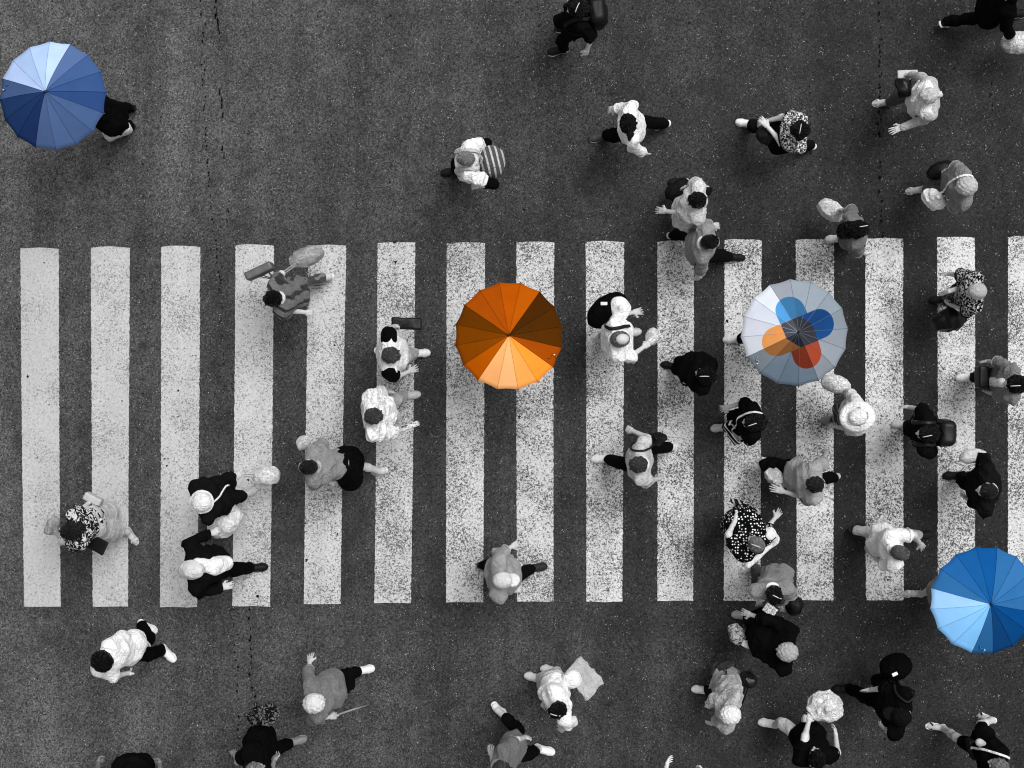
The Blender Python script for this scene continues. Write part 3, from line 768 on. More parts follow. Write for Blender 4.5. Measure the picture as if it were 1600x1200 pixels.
# ------------------------------------------------------------------ setting: road, crossing, cracks
def asphalt():
    s = NT('asphalt'); co = s.obj
    fine = s.noise(56, 4, .9); grit = s.vor(58, out='Color'); gr = s.n('ShaderNodeRGBToBW'); s.l(grit, gr.inputs[0])
    big = s.noise(.55, 4, .6); mid = s.noise(3.2, 4, .65)
    sep = s.n('ShaderNodeSeparateXYZ'); s.l(co, sep.inputs[0])
    # base grey runs from lighter on the left to darker on the right
    x_fade = s.ramp(s.math('MULTIPLY_ADD', big, 2.2, sep.outputs[0]), -5.2, 5.4)
    basec = s.mix(x_fade, .066, .0185)
    sx = s.ramp(s.math('ABSOLUTE', s.math('SUBTRACT', sep.outputs[1], -.45)), 2.2, 2.75, .78, 1.0)
    f = s.math('MULTIPLY', s.ramp(fine, .32, .7, .15, 2.0), s.ramp(gr.outputs[0], .1, .9, .35, 1.7))
    strk = s.noise(1.0, 4, .6, vec=s.scale_xyz((1.5, .16, 1))); f = s.math('MULTIPLY', f, s.ramp(strk, .3, .7, .62, 1.38)); f = s.math('MULTIPLY', f, s.ramp(mid, .3, .7, .72, 1.26)); f = s.math('MULTIPLY', f, s.ramp(big, .3, .7, .78, 1.22)); f = s.math('MULTIPLY', f, sx)
    mm = s.n('ShaderNodeMix', data_type='RGBA', blend_type='MULTIPLY'); mm.inputs[0].default_value = 1
    s.l(basec, mm.inputs[6]); s.l(f, mm.inputs[7]); c = mm.outputs[2]
    spk = s.math('MULTIPLY', s.ramp(s.vor(30), .14, .22, 1, 0), s.ramp(s.noise(9, 3, .7), .5, .6)); c = s.mix(s.math('MULTIPLY', spk, .8), c, .34)
    pit = s.math('MULTIPLY', s.ramp(s.vor(9), .05, .085, 1, 0), s.ramp(s.noise(2.1, 2), .5, .58)); c = s.mix(s.math('MULTIPLY', pit, .8), c, .012)
    stain = s.ramp(s.noise(1.3, 4, .65, dist=.8), .57, .72); c = s.mix(s.math('MULTIPLY', stain, .7), c, .014)
    s.bump(s.math('ADD', fine, s.math('MULTIPLY', gr.outputs[0], .6)), .55, .008)
    return s.done(c, .88, .3)
def paint():
    s = NT('road_paint'); co = s.obj
    sep = s.n('ShaderNodeSeparateXYZ'); s.l(co, sep.inputs[0])
    w = s.ramp(sep.outputs[0], -7.0, 2.0, 0, 1)
    n1 = s.noise(47, 3, .75, dist=.9); n2 = s.noise(1.7, 3, .6); n3 = s.noise(16, 3, .6)
    thr = s.math('MULTIPLY_ADD', s.ramp(w, .1, .7), .065, .398); thr = s.math('MULTIPLY_ADD', s.math('SUBTRACT', n2, .5), .34, thr); thr = s.math('MULTIPLY_ADD', s.math('SUBTRACT', n3, .5), .16, thr)
    chip = s.ramp(s.math('SUBTRACT', n1, thr), -.02, .04, 1, 0)
    body = s.mix(s.ramp(s.noise(28, 4, .75), .3, .72), s.mix(w, .33, .50), s.mix(w, .47, .80))
    body = s.mix(s.ramp(s.noise(1.0, 4, .65, vec=s.scale_xyz((2.4, .5, 1))), .4, .75, 0, .6), body, .36)
    spot = s.math('MULTIPLY', s.ramp(s.vor(6.5), .06, .09, 1, 0), s.ramp(s.noise(2.6, 1), .5, .56))
    c = s.mix(s.math('MULTIPLY', chip, s.ramp(w, .05, .6, .6, .94)), body, s.mix(w, .12, .03)); c = s.mix(s.math('MULTIPLY', spot, .85), c, .05)
    s.bump(s.math('ADD', s.math('MULTIPLY', chip, -1.0), s.math('MULTIPLY', s.noise(90, 2), .5)), .4, .005)
    return s.done(c, .7, .3)
road = add('road', mesh_np('road', [(-300, -300, 0), (300, -300, 0), (300, 300, 0), (-300, 300, 0)], [(0, 1, 2, 3)], False), asphalt(), kind='structure')
PAINT = paint()
rs = np.random.RandomState(4)
stripes = [(32, 92, 389, 38, 95, 948), (142, 203, 387, 145, 200, 948), (252, 313, 386, 250, 308, 948), (368, 428, 384, 363, 422, 947), (482, 541, 384, 475, 532, 944),
           (590, 649, 380, 585, 642, 942), (698, 758, 380, 697, 755, 941), (807, 866, 379, 808, 865, 940), (915, 975, 378, 916, 972, 940), (1027, 1084, 377, 1027, 1083, 939),
           (1132, 1190, 375, 1131, 1188, 939), (1243, 1303, 375, 1245, 1302, 938), (1352, 1411, 373, 1353, 1412, 938), (1464, 1523, 371, 1465, 1523, 937), (1575, 1634, 370, 1575, 1633, 936),
           (1686, 1745, 369, 1686, 1744, 935), (1797, 1856, 368, 1797, 1855, 934), (-79, -18, 391, -72, -15, 949), (-190, -129, 392, -182, -126, 950)]
for x0, x1, y0, u0, u1, y1 in stripes:
    N = 220; Lp, Rp = [], []
    a, b, c, d = W(x0, y0), W(x1, y0), W(u0, y1), W(u1, y1)
    jl, jr = rs.normal(0, .0026, N + 1), rs.normal(0, .0026, N + 1)
    bow = rs.uniform(-.006, .006)
    for i in range(N + 1):
        t = i / N; w = bow * math.sin(math.pi * t)
        Lp.append(a + (c - a) * t + V(jl[i] + w, 0, 0)); Rp.append(b + (d - b) * t + V(jr[i] + w, 0, 0))
    vs_, M_ = [], 4
    for i in range(N + 1):
        for j in range(M_ + 1):
            p = Lp[i] + (Rp[i] - Lp[i]) * j / M_
            if i in (0, N): p = p + V(0, rs.normal(0, .004) + (.012 * math.sin(math.pi * j / M_) if i == 0 else 0), 0)
            vs_.append((p[0], p[1], .004))
    qs = [(i * (M_ + 1) + j, (i + 1) * (M_ + 1) + j, (i + 1) * (M_ + 1) + j + 1, i * (M_ + 1) + j + 1) for i in range(N) for j in range(M_)]
    add('crosswalk_stripe', mesh_np('crosswalk_stripe', vs_, qs, False), PAINT, road)
# seams between paved strips: rows of small open cracks
TAR = plain(.005, .9, .1, 'open_crack')
def seam(path, step, size, gap, seed):
    r = np.random.RandomState(seed); P = np.array(path, float); vs_, qs = [], []
    y = P[0, 1]
    while y < P[-1, 1]:
        x = np.interp(y, P[:, 1], P[:, 0]) + r.normal(0, 1.2)
        if r.rand() > gap:
            c = W(x, y, .0085); n = 8; a = r.uniform(.4, 1) * size[0]; b = r.uniform(.5, 1.3) * size[1]; base = len(vs_)
            for j in range(n):
                t = 2 * math.pi * j / n; k = r.uniform(.55, 1.25); vs_.append((c[0] + a * k * math.cos(t), c[1] + b * k * math.sin(t), .0075))
            qs += [(base, base + 1, base + 2, base + 3), (base, base + 3, base + 4, base + 5), (base, base + 5, base + 6, base + 7)]
        y += step * r.uniform(.5, 1.5)
    add('road_crack', mesh_np('road_crack', vs_, qs, False), TAR, road)
def seams(*rows):
    for r in rows: seam(*r)
seams(([(310, -60), (316, 60), (320, 200), (328, 310), (340, 400), (346, 480)], 6.5, (0.0143, 0.0180), .25, 1),
      ([(346, 482), (352, 640), (357, 735)], 11, (0.0104, 0.0120), .4, 11), ([(364, 952), (368, 1000), (372, 1100), (376, 1260)], 11, (0.0169, 0.0168), .2, 12),
      ([(334, -60), (338, 30), (343, 60)], 6, (0.0182, 0.0336), .2, 2), ([(343, 62), (349, 250), (355, 330), (361, 420)], 12, (0.0143, 0.0384), .55, 21), ([(390, 952), (392, 1030), (396, 1100), (398, 1260)], 8, (0.0182, 0.0264), .3, 22),
      ([(1375, -60), (1375, 100), (1374, 220), (1376, 300), (1380, 372)], 8, (0.0208, 0.0240), .45, 3), ([(1264, -60), (1266, 200), (1268, 370)], 16, (0.0104, 0.0216), .7, 7),
      ([(1550, -60), (1551, 200), (1553, 365)], 15, (0.0104, 0.0216), .65, 8), ([(1378, 940), (1380, 1060), (1384, 1260)], 12, (0.0130, 0.0192), .6, 5))
# spots of old chewing gum, oil and flakes of paint lying on the asphalt
gr_ = np.random.RandomState(12)
def flecks(name, n, g, r0, r1):
    vs_, qs = [], []
    for _ in range(n):
        x, y = gr_.uniform(-7, 7), gr_.uniform(-5.2, 5.2); r = gr_.uniform(r0, r1); b = len(vs_)
        for j in range(8):
            t = 2 * math.pi * j / 8; k = gr_.uniform(.6, 1.2); vs_.append((x + r * k * math.cos(t), y + r * k * math.sin(t), .0068))
        qs += [(b, b + 1, b + 2, b + 3), (b, b + 3, b + 4, b + 5), (b, b + 5, b + 6, b + 7)]
    add(name, mesh_np(name, vs_, qs, False), plain(g, .9, .1, name), road, kind='stuff')
flecks('gum_spots', 150, .016, .008, .02); flecks('grit', 220, .42, .003, .008)

# ------------------------------------------------------------------ people and what they carry
BLK = cloth(.008); WHT = cloth(.82); GRY = cloth(.3)
G = dict(pose='grip'); O = dict(pose='open')

# ---- upper part of the picture, above the crossing
p = person('person in white vest and black sleeves with cropped grey hair and bulging striped backpack', (727, 248), 180, [(706, 268, 185, 0), (742, 268, 175, 25)],
           [((760, 224), (757, 221), {}), ((772, 288), (748, 290), {})], hair=('crop', .2), top=(.82, .3), bottom=(.012,), shoes=('shoe', .01, .02), skin_g=.6)
for i in (0, 1):
    S_, e, w_ = p['S'][i], p['AR'][i][0], p['AR'][i][1]
    v, q = solid([C(S_ * .45 + e * .55, e, .066, .058, k=.03), C(e, e * .45 + w_ * .55, .058, .048, k=.03)], .012, folds(i, .008)); add('sleeve', mesh_np('sleeve', v - p['base'], q), cloth(.006), p['root'])
backpack('round pale grey backpack with dark hoops worn by grey-haired person', p, (.30, .36, .42), cloth(.07, 'bars', .5, 1.0), cloth(.5), round_=True, pocket=False)

p = person('person in black with shiny black bob at top edge, walking left with black backpack', (901, 14), 185, [(872, 79, 190, 0), (884, 43, 185, 12)],
           [((925, 58), (917, 78), dict(pose='relaxed')), ((912, -4), (928, -6), {})], hair=('bob', .012, 60), top=(.008, .45), bottom=(.008,), shoes=('shoe', .012, .75), h=1.66, skin_g=.62)
backpack('black backpack with small white badge on person in black at top edge', p, (.2, .3, .44), plain(.006, .45, .5, 'nylon'))

p = person('person in white long-sleeved shirt with black ponytail striding left, arm swung out', (981, 192), 185, [(938, 214, 190, 0), (1036, 195, 185, 38)],
           [((988, 166), (962, 170), dict(up=False)), ((990, 230), (1004, 238), O)], hair=('pony', .012), hface=100, top=(.84, .95), bottom=(.008,), shoes=('shoe', .05, .8), h=1.7)

p = person('person in speckled blouse with black hair walking left, forearms folded over dark handbag', (1247, 203), 180, [(1166, 193, 165, 0), (1262, 230, 182, 30)],
           [((1222, 183), (1196, 190), dict(pose='relaxed')), ((1222, 224), (1196, 194), {})], hair=('bob', .012, 80), top=(.008, .28), yoke=(.03, 1.27, 'fleck', .85, 1.0), bottom=(.012,), shoes=('shoe', .75, .85), h=1.62, skin_g=.6, hip=(1222, 212))
o, c = bag('handbag', 'dark handbag held by person in speckled blouse', 'handbag', 'soft', (1200, 213), .82, (.3, 0.18, .24), 160, plain(.01, .35, .5), hand=near(p, (1190, 190)))

p = person('person in pale lacy cardigan over white top with blond bun, holding a wallet', (1449, 150), 180, [(1380, 160, 182, 0), (1440, 168, 180, 30)],
           [((1440, 122), (1424, 117), G), ((1444, 186), (1404, 201), O)], hair=('bun', .55), top=(.78, 0, .84), bottom=(.06,), shoes=('sandal', .5, .75), h=1.62, wide=1.1, skin_g=.6)
tv, tq = solid(([C(p['S'][i], p['AR'][i][0], .072, .062, k=.05) for i in (0, 1)] + [C(p['AR'][i][0], p['AR'][i][1], .062, .045, k=.04) for i in (0, 1)] + [C(p['S'][0] - p['fw'] * .05, p['S'][1] - p['fw'] * .05, .078, k=.05), C(p['ch'] - p['fw'] * .06 + p['tl'] * .06, p['pel'] - p['fw'] * .04 + p['tl'] * .07, .12, .13, k=.05), C(p['ch'] - p['fw'] * .06 - p['tl'] * .06, p['pel'] - p['fw'] * .04 - p['tl'] * .07, .12, .13, k=.05)]), .0135, folds(77, .012))
add('cardigan', mesh_np('cardigan', tv - p['base'], tq), cloth(.5, 'fleck', .36, 1.3), p['root'])
bag('wallet', 'pale grey wallet in the hand of person with blond bun', 'wallet', 'box', None, 0, (.24, .1, .03), 2, plain(.42, .5), at=near(p, (1424, 112)) + V(0, .02, .0), h=.008)
o, c = bag('handbag', 'small black handbag with pale trim on arm of person with blond bun', 'handbag', 'soft', (1412, 137), .95, (.24, 0.15, .2), 120, plain(.01, .3, .5), hand=p['AR'][1][0] * .4 + p['AR'][1][1] * .6 + V(0, 0, -.03), handle_mat=plain(.7, .5))

p = person('person in mid-grey shirt with light wavy hair, white strap across back', (1508, 291), 185, [(1432, 297, 185, 0), (1480, 268, 180, 20)],
           [((1492, 262), (1480, 266), G), ((1490, 322), (1472, 312), {})], hair=('curly', .5), top=(.2, .5), bottom=(.10, 'trousers', .8), shoes=('sandal', .4, .7), h=1.62, wide=1.12, belly=.02)
o, c = bag('shoulder_bag', 'white shoulder bag on white strap, carried by person with light wavy hair', 'shoulder bag', 'soft', (1459, 311), .9, (.3, .2, .26), 140, cloth(.84), None)
crossbody(o, c, p, 1, cloth(.8))
o, c = bag('handbag', 'black handbag hanging from hand of person with light wavy hair', 'handbag', 'soft', (1469, 266), .62, (.32, 0.18, .26), 205, plain(.006, .5), hand=near(p, (1479, 264)))

p = person('person in loose pale shirt with black hair, left forearm pointing left, above crossing', (1088, 313), 180, [(1062, 284, 180, 0), (1098, 296, 175, 15)],
           [((1086, 288), (1074, 292), {}), ((1066, 333), (1040, 330), O)], hair=('short', .012), top=(.6, .5, .8, .03), bottom=(.02, 'trousers', .95), shoes=('shoe', .01, .02), wide=1.12, hip=(1075, 330))

p = person('person in grey hoodie with black hair stepping right onto the crossing', (1110, 378), 0, [(1052, 369, 0, 35), (1147, 402, -5, 0)],
           [((1098, 350), (1116, 352), {}), ((1096, 418), (1090, 432), {})], hair=('crop', .012), top=(.23, .75), bottom=(.01,), shoes=('shoe', .008, .6), hip=(1092, 385), collar=.6, turn=-8)

p = person('person in dark grey top with long black hair holding white bag out behind', (1344, 358), 10, [(1306, 373, 180, 0), (1335, 378, 0, 5)],
           [((1330, 330), (1318, 328), G), ((1340, 392), (1352, 396), {})], hair=('long', .010, 10), hface=0, top=(.13, .55), bottom=(.05,), shoes=('shoe', .6, .8), h=1.6)
bag('plastic_bag', 'long white plastic bag held behind by person with long black hair', 'plastic bag', 'soft', (1300, 329), .55, (.36, .22, .3), 145, film(.82), hand=near(p, (1316, 327)))

p = person('person in black at top right corner striding right, rear leg stretched out', (1590, -14), 0, [(1472, 39, 20, 45), (1588, 22, 5, 0)],
           [((1572, 40), (1578, 55), G), ((1580, -40), (1598, -40), {})], hair=('short', .012), top=(.006, .95), bottom=(.006,), shoes=('shoe', .006, .8), h=1.74, hip=(1550, 12), collar=.7)
bag('plastic_bag', 'white plastic bag in hand of person in black, top right corner', 'plastic bag', 'soft', (1590, 66), .55, (.4, .26, .3), 0, film(.84), hand=near(p, (1582, 56)))

# ---- on the crossing
p = person('person in patterned grey top with black hair at top of crossing, walking left', (425, 467), 195, [(512, 434, 190, 35), (470, 452, 185, 0)],
           [((440, 428), (432, 432), G), ((452, 485), (478, 488), {})], hair=('short', .008), top=(.12, .3, .84, 0, 'diag', .02, .7), bottom=(.05, 'trousers', .9, 'diag', .2, .8), shoes=('shoe', .5, .7), h=1.62, collar=.6, skin_g=.6, hip=(462, 458))
bag('handbag', 'flat dark grey bag carried by person in patterned top at crossing edge', 'handbag', 'box', (406, 424), .95, (.34, .1, .22), 25, plain(.075, .45), hand=near(p, (425, 430)))
bag('plastic_bag', 'light grey plastic bag slung behind person in patterned grey top', 'plastic bag', 'soft', (478, 402), .7, (.42, .22, .3), 22, film(.42), hand=p['AR'][1][1] + V(.02, .0, 0) if np.linalg.norm(p['AR'][1][1] - near(p, (425, 430))) < .2 else p['AR'][0][1])

p = person('person in white shirt with black sleeve bands holding long black case, walking right', (612, 555), 0, [(655, 552, 0, 0), (598, 548, 0, 30)],
           [((608, 514), (616, 510), G), ((618, 589), (640, 580), O)], hair=('short', .06), top=(.8, .3), bottom=(.4,), shoes=('shoe', .75, .8), wide=1.12, belly=.05)
bag('carrying_case', 'long black case with pale stud in hand of person with black sleeve bands', 'case', 'box', None, 0, (.36, .14, .16), -2, plain(.006, .35), at=near(p, (620, 508)) + V(.12, .05, -.09), hand=near(p, (620, 508)), crumple=.01)
for i in (0, 1):
    S_, e = p['S'][i], p['AR'][i][0]
    v, q = solid([C(S_ * .98 + e * .02 + V(0, 0, .012), S_ * .45 + e * .55, .094, .094)], .012, folds(i, .006)); add('sleeve_band', mesh_np('sleeve_band', v - p['base'], q), cloth(.006), p['root'])
p = person('person in crumpled white shirt just below the person with black case', (585, 650), 5, [(640, 618, 5, 0), (592, 648, 0, 28)],
           [((594, 612), (606, 612), {}), ((612, 676), (628, 672), {})], hair=('short', .05), top=(.84, .6, .82, .03, 'floral', .58, .6), bottom=(.42,), shoes=('shoe', .5, .3), wide=1.38, belly=.06)
bag('clutch_bag', 'patterned pale clutch in lower hand of person in crumpled white shirt', 'clutch', 'box', None, 0, (.24, .06, .13), 20, cloth(.7, 'floral', .05, 1.0), at=near(p, (634, 670)) + V(.05, .01, -.04), h=.01)

p = person('person in black and white floral blouse and long pale skirt at left of crossing', (108, 830), 195, [(205, 838, 300, 0), (170, 806, 190, 20)],
           [((122, 800), (137, 787), {}), ((112, 852), (98, 848), G)], hair=('bob', .02), top=(.02, .5, .84, 0, 'floral', .62, .9), bottom=(.5, 'skirt', .62, .03), shoes=('sandal', .4, .7), h=1.6, wide=1.1, hip=(142, 818), skin_g=.5)
bag('clutch_bag', 'light clutch with dark edging above person in floral blouse', 'clutch', 'box', None, 0, (.22, .1, .14), 152, plain(.42, .4), at=near(p, (142, 778)) + V(.01, .04, -.03), h=.01)
bag('folder', 'black folder sticking out beside person in floral blouse', 'folder', 'box', (152, 851), .98, (.24, .17, .03), 155, plain(.005, .5), h=.01, tilt=14)
bag('shoulder_bag', 'translucent grey bag in front of person in floral blouse', 'shoulder bag', 'soft', (82, 822), .8, (.22, .12, .26), 60, film(.4), hand=near(p, (96, 846)))

p = person('person in white hat and black jacket below the left stripes, holding white plastic bag', (316, 784), 20, [(385, 772, 20, 0), (345, 762, 20, 25)],
           [((338, 752), (366, 744), G), ((330, 800), (356, 796), {})], hair=('short', .02), hat=('bucket', .74), top=(.012, .95), bottom=(.012,), shoes=('shoe', .5, .6), h=1.64, hip=(344, 774), wide=1.25, belly=.03)
bag('plastic_bag', 'white plastic bag swinging right of person in white hat', 'plastic bag', 'soft', (415, 744), .62, (.32, .22, .26), 10, film(.8), hand=near(p, (380, 742)))
o_ = p['root']
v, q = tube(onto(p['top'], smooth_path([p['H'] + p['fw'] * .0 - V(0, 0, .12) + p['tl'] * .08, p['neck'] + p['fw'] * .1 - p['tl'] * .05, p['ch'] + p['fw'] * .16 + p['tl'] * .02, p['wa'] + p['fw'] * .2 + p['tl'] * .12], 20))[0], .011); add('cord', mesh_np('cord', v - p['base'], q), cloth(.75), o_)

p = person('person in pale hood and white scarf with black jacket, black leg stretched right', (304, 890), 5, [(400, 887, 0, 0), (330, 880, 5, 30)],
           [((294, 850), (332, 832), G), ((312, 926), (346, 918), {})], hair=None, hat=('hood', .62), top=(.009, .95), bottom=(.006,), shoes=('shoe', .006, .01), h=1.74, wide=1.4, belly=.04, hip=(335, 880))
v, q = solid([C(p['neck'] + p['fw'] * .05 + p['tl'] * .05, p['ch'] + p['fw'] * .13 - p['tl'] * .02, .075, .09), C(p['ch'] + p['fw'] * .14, p['wa'] + p['fw'] * .2, .105, .09, k=.05)], .012, folds(9, .02, 25, 60)); add('scarf', mesh_np('scarf', v - p['base'], q), cloth(.84), p['root'])
bag('plastic_bag', 'creased white bag hanging between the hooded person and the white hat', 'plastic bag', 'soft', (352, 816), .72, (.46, .32, .3), 40, film(.86), hand=near(p, (338, 830)), crumple=.035)

p = person('person in grey shirt and loose black skirt, pale bare leg trailing right', (481, 730), 180, [(597, 735, 190, 40), (520, 742, 185, 0)],
           [((506, 694), (486, 700), G), ((492, 756), (516, 752), {})], hair=('crop', .02), top=(.22, .5, 1.07), bottom=(.006, 'skirt', .32, .04), shoes=('shoe', .6, .7), hip=(537, 725), skin_g=.62)
bag('plastic_bag', 'small round white bag in raised hand of person in loose black skirt', 'plastic bag', 'soft', (474, 692), .95, (.16, .13, .16), 60, film(.7), hand=near(p, (480, 702)))

p = person('person in grey overshirt with pale cap near lower end of crossing, arms spread', (785, 906), 0, [(838, 887, 5, 0), (757, 881, 10, 32)],
           [((778, 866), (800, 854), {}), ((774, 926), (802, 922), {})], hair=('balding', .35), hat=('cap', .62), top=(.27, .8, .8, .05), bottom=(.008,), shoes=('shoe', .02, .03), wide=1.35, belly=.07)

p = person('person in light grey T-shirt with brown hair, white front shoe and black bag strap', (996, 726), 180, [(941, 717, 180, 0), (1046, 698, 182, 38)],
           [((1012, 684), (988, 673), G), ((1016, 752), (1028, 748), {})], hair=('short', .045), top=(.5, .32), bottom=(.008, 'trousers', .95), shoes=('shoe', .75, .8), wide=1.05, collar=.75, skin_g=.5)
o, c = bag('shoulder_bag', 'slim black shoulder bag at side of person in light grey T-shirt', 'shoulder bag', 'soft', (1024, 686), .9, (.26, 0.14, .22), 10, plain(.006, .5))
S_ = p['S'][1]
pts = smooth_path([c + V(0, 0, .08) + p['fw'] * .08, S_ + p['fw'] * .07 + V(0, 0, .0), S_ + p['tl'] * .02 + V(0, 0, .075), S_ - p['fw'] * .07, c + V(0, 0, .08) - p['fw'] * .08], 28)
v, q = tube(onto(p['top'], pts)[0], .012); add('strap', mesh_np('strap', v - c, q), plain(.006, .5), o)

p = person('person in bright white T-shirt with thinning grey hair and big black shoulder pack', (970, 530), 5, [(985, 520, 5, 0), (945, 525, 5, 25)],
           [((966, 492), (990, 488), O), ((984, 558), (1006, 542), G)], hair=('balding', .13), top=(.86, .55), bottom=(.3,), shoes=('shoe', .5, .6), wide=1.12, belly=.05)
bag('plastic_bag', 'bulky white bag in right-hand of person in bright white T-shirt', 'plastic bag', 'soft', (1019, 527), .8, (.19, .15, .27), 80, film(.85), hand=near(p, (1010, 540)))
p2, c = bag('sports_bag', 'black sports bag with pale buckle above person in bright white T-shirt', 'sports bag', 'soft', (949, 485), .98, (.54, .34, .34), 38, cloth(.006), crumple=.015)
bag('bundle', 'white bundle resting on the black sports bag', 'bundle', 'soft', (968, 482), 1.1, (.28, .24, .22), 110, cloth(.86), crumple=.02)
v, q = solid([B(c + V(-.05, .07, .165), (.04, .02, .008), rotz(0), rnd=.005)], .004); add('buckle', mesh_np('buckle', v - c, q), plain(.6, .4), p2)
S_ = p['S'][0] * .7 + p['neck'] * .3
strap_on(p2, c, p, [c + V(.02, -.1, .1), S_ - p['fw'] * .1 + V(0, .02, .06), S_ + V(0, 0, .09), S_ + p['fw'] * .12 + V(0, .02, .0), p['ch'] + p['tl'] * .14 + p['fw'] * .16], plain(.006, .6), .02, 30, keep=2)

p = person('person all in black with pale collar arc walking left between stripes', (1101, 586), 160, [(1049, 572, 165, 0), (1078, 578, 160, 28)],
           [((1096, 560), (1084, 556), {}), ((1088, 602), (1068, 596), {})], hair=('bob', .008, 20), top=(.008, .5, .7, .03), bottom=(.006,), shoes=('shoe', .006, .01), h=1.6, collar=.8, hip=(1083, 577))

p = person('person in black with white trim and zebra bag below the grey umbrella', (1175, 660), 180, [(1127, 668, 185, 0), (1160, 650, 180, 20)],
           [((1160, 630), (1138, 636), O), ((1170, 686), (1152, 682), G)], hair=('long', .010, 20), top=(.008, .4), bottom=(.012,), shoes=('shoe', .5, .6), h=1.6)
o, c = bag('shoulder_bag', 'black and white zebra striped bag in hand of person with white trim', 'shoulder bag', 'tote', (1147, 676), .8, (.26, .1, .24), 120, cloth(.012, 'diag', .85, .9), None)
crossbody(o, c, p, 1, cloth(.8), .012)

p = person('person in wide white sunhat and pale shirt below right edge of grey umbrella', (1339, 651), 185, [(1300, 655, 185, 0), (1322, 640, 180, 20)],
           [((1330, 618), (1324, 610), G), ((1330, 672), (1312, 668), {})], hair=('bob', .3), hat=('sunhat', .78), top=(.68, .6), bottom=(.04, 'trousers', .9, 'diag', .25, .8), shoes=('shoe', .2, .3), h=1.62)
bag('plastic_bag', 'white carrier bag with dark slits held by person in sunhat', 'plastic bag', 'soft', (1306, 601), .68, (.34, .2, .28), 165, film(.82), hand=near(p, (1322, 606)))

p = person('person in grey T-shirt and black trousers with thick dark hair, arms flung wide', (1272, 757), 178, [(1200, 720, 180, 0), (1300, 744, 185, 36)],
           [((1287, 722), (1290, 708), {}), ((1258, 778), (1224, 768), O)], hair=('short', .03), top=(.32, .4), bottom=(.008,), shoes=('sandal', .5, .75), wide=1.1, collar=.7, skin_g=.45, hip=(1248, 744))
bag('plastic_bag', 'crumpled white plastic bag with dark gap by arms-wide person in grey T-shirt', 'plastic bag', 'soft', (1214, 746), .62, (.3, .2, .24), 150, film(.8), hand=near(p, (1206, 760)), crumple=.05)

p = person('person in black with black backpack right of centre-right stripe, pale forearm leading', (1447, 678), 178, [(1410, 663, 180, 0), (1455, 660, 180, 28)],
           [((1440, 640), (1420, 636), O), ((1455, 706), (1448, 702), {})], hair=('long', .012, 15), top=(.008, .45, .7, .03), bottom=(.008,), shoes=('shoe', .5, .6), h=1.6, wide=1.3, belly=.03)
backpack('black backpack with pale zip on person in black at right of crossing', p, (.2, .3, .42), plain(.008, .4, .5, 'nylon'))

p = person('person in dark jacket with white shirt cuff and dark cropped hair near right edge', (1543, 767), 178, [(1492, 743, 180, 0), (1545, 742, 180, 30)],
           [((1540, 716), (1516, 714), G), ((1538, 795), (1516, 782), {})], hair=('crop', .025), top=(.014, .95), bottom=(.008,), shoes=('shoe', .008, .02), wide=1.4, belly=.05, collar=.6, h=1.75)
bag('plastic_bag', 'white folded bag over the arm of person in dark jacket', 'plastic bag', 'soft', (1520, 713), 1.0, (.32, .16, .16), 8, film(.85), hand=near(p, (1508, 714)), crumple=.02)

p = person('person in black blouse with white scribble pattern and pale headscarf', (1525, 455), 180, [(1470, 468, 182, 0), (1500, 462, 180, 22)],
           [((1500, 430), (1482, 428), O), ((1510, 486), (1490, 478), {})], hair=None, hat=('scarf', .42), top=(.012, .5, .8, .02, 'fleck', .6, .8), bottom=(.015, 'trousers', 1.0, 'fleck', .18, .8), shoes=('shoe', .01, .02), h=1.6, wide=1.1)
bag('handbag', 'large black handbag beside person in pale headscarf', 'handbag', 'soft', (1482, 500), .62, (.42, 0.24, .3), 8, plain(.006, .45), hand=near(p, (1484, 478)))
bag('clutch_bag', 'small white clutch held before person in pale headscarf', 'clutch', 'box', (1482, 455), .95, (.14, .05, .2), 20, cloth(.7), tilt=20)

p = person('person with long black hair in white top and grey waistcoat at right edge', (1584, 600), 178, [(1511, 590, 180, 0), (1560, 592, 180, 30)],
           [((1560, 566), (1544, 565), O), ((1562, 618), (1548, 614), O)], hair=('long', .008, 5), top=(.18, .6), bottom=(.008,), shoes=('shoe', .8, .85), h=1.62, collar=.8)
v, q = solid([C(p['ch'] + p['fw'] * .1 + V(0, 0, .1), p['pel'] + p['fw'] * .13, .055, .06)], .012, folds(4, .01)); add('blouse_front', mesh_np('blouse_front', v - p['base'], q), cloth(.84), p['root'])
bag('handbag', 'black handbag held in front of person in grey waistcoat at right edge', 'handbag', 'box', (1534, 589), .85, (.12, .26, .2), 0, plain(.006, .4), None)

p = person('person in black dress with white polka dots and white shawl, greying hair', (1181, 850), 130, [(1140, 828, 140, 0), (1172, 822, 130, 20)],
           [((1136, 832), (1150, 810), G), ((1198, 826), (1212, 808), O)], hair=('short', .16, 30), top=(.008, .35, .55, .04, 'dots', .85, 1.0), bottom=(.2, 'trousers', .8), shoes=('sandal', .3, .6), h=1.6, wide=1.3, belly=.07, hip=(1156, 812))
v, q = solid([C(p['S'][1] + V(0, 0, .03), p['S'][1] - p['fw'] * .1 + V(0, 0, -.15), .075, .07), C(p['S'][1] - p['fw'] * .1 + V(0, 0, -.15), p['S'][0] - p['fw'] * .13 + V(0, 0, -.12), .065, .05)], .012, folds(5, .015)); add('shawl', mesh_np('shawl', v - p['base'], q), cloth(.8), p['root'])
bag('folded_umbrella', 'dark folded umbrella with pale stripes held by person in polka dots', 'umbrella', 'soft', (1165, 794), .8, (.42, .09, .09), 150, cloth(.02, 'bars', .35, 1.0), hand=near(p, (1152, 802)), crumple=.01)

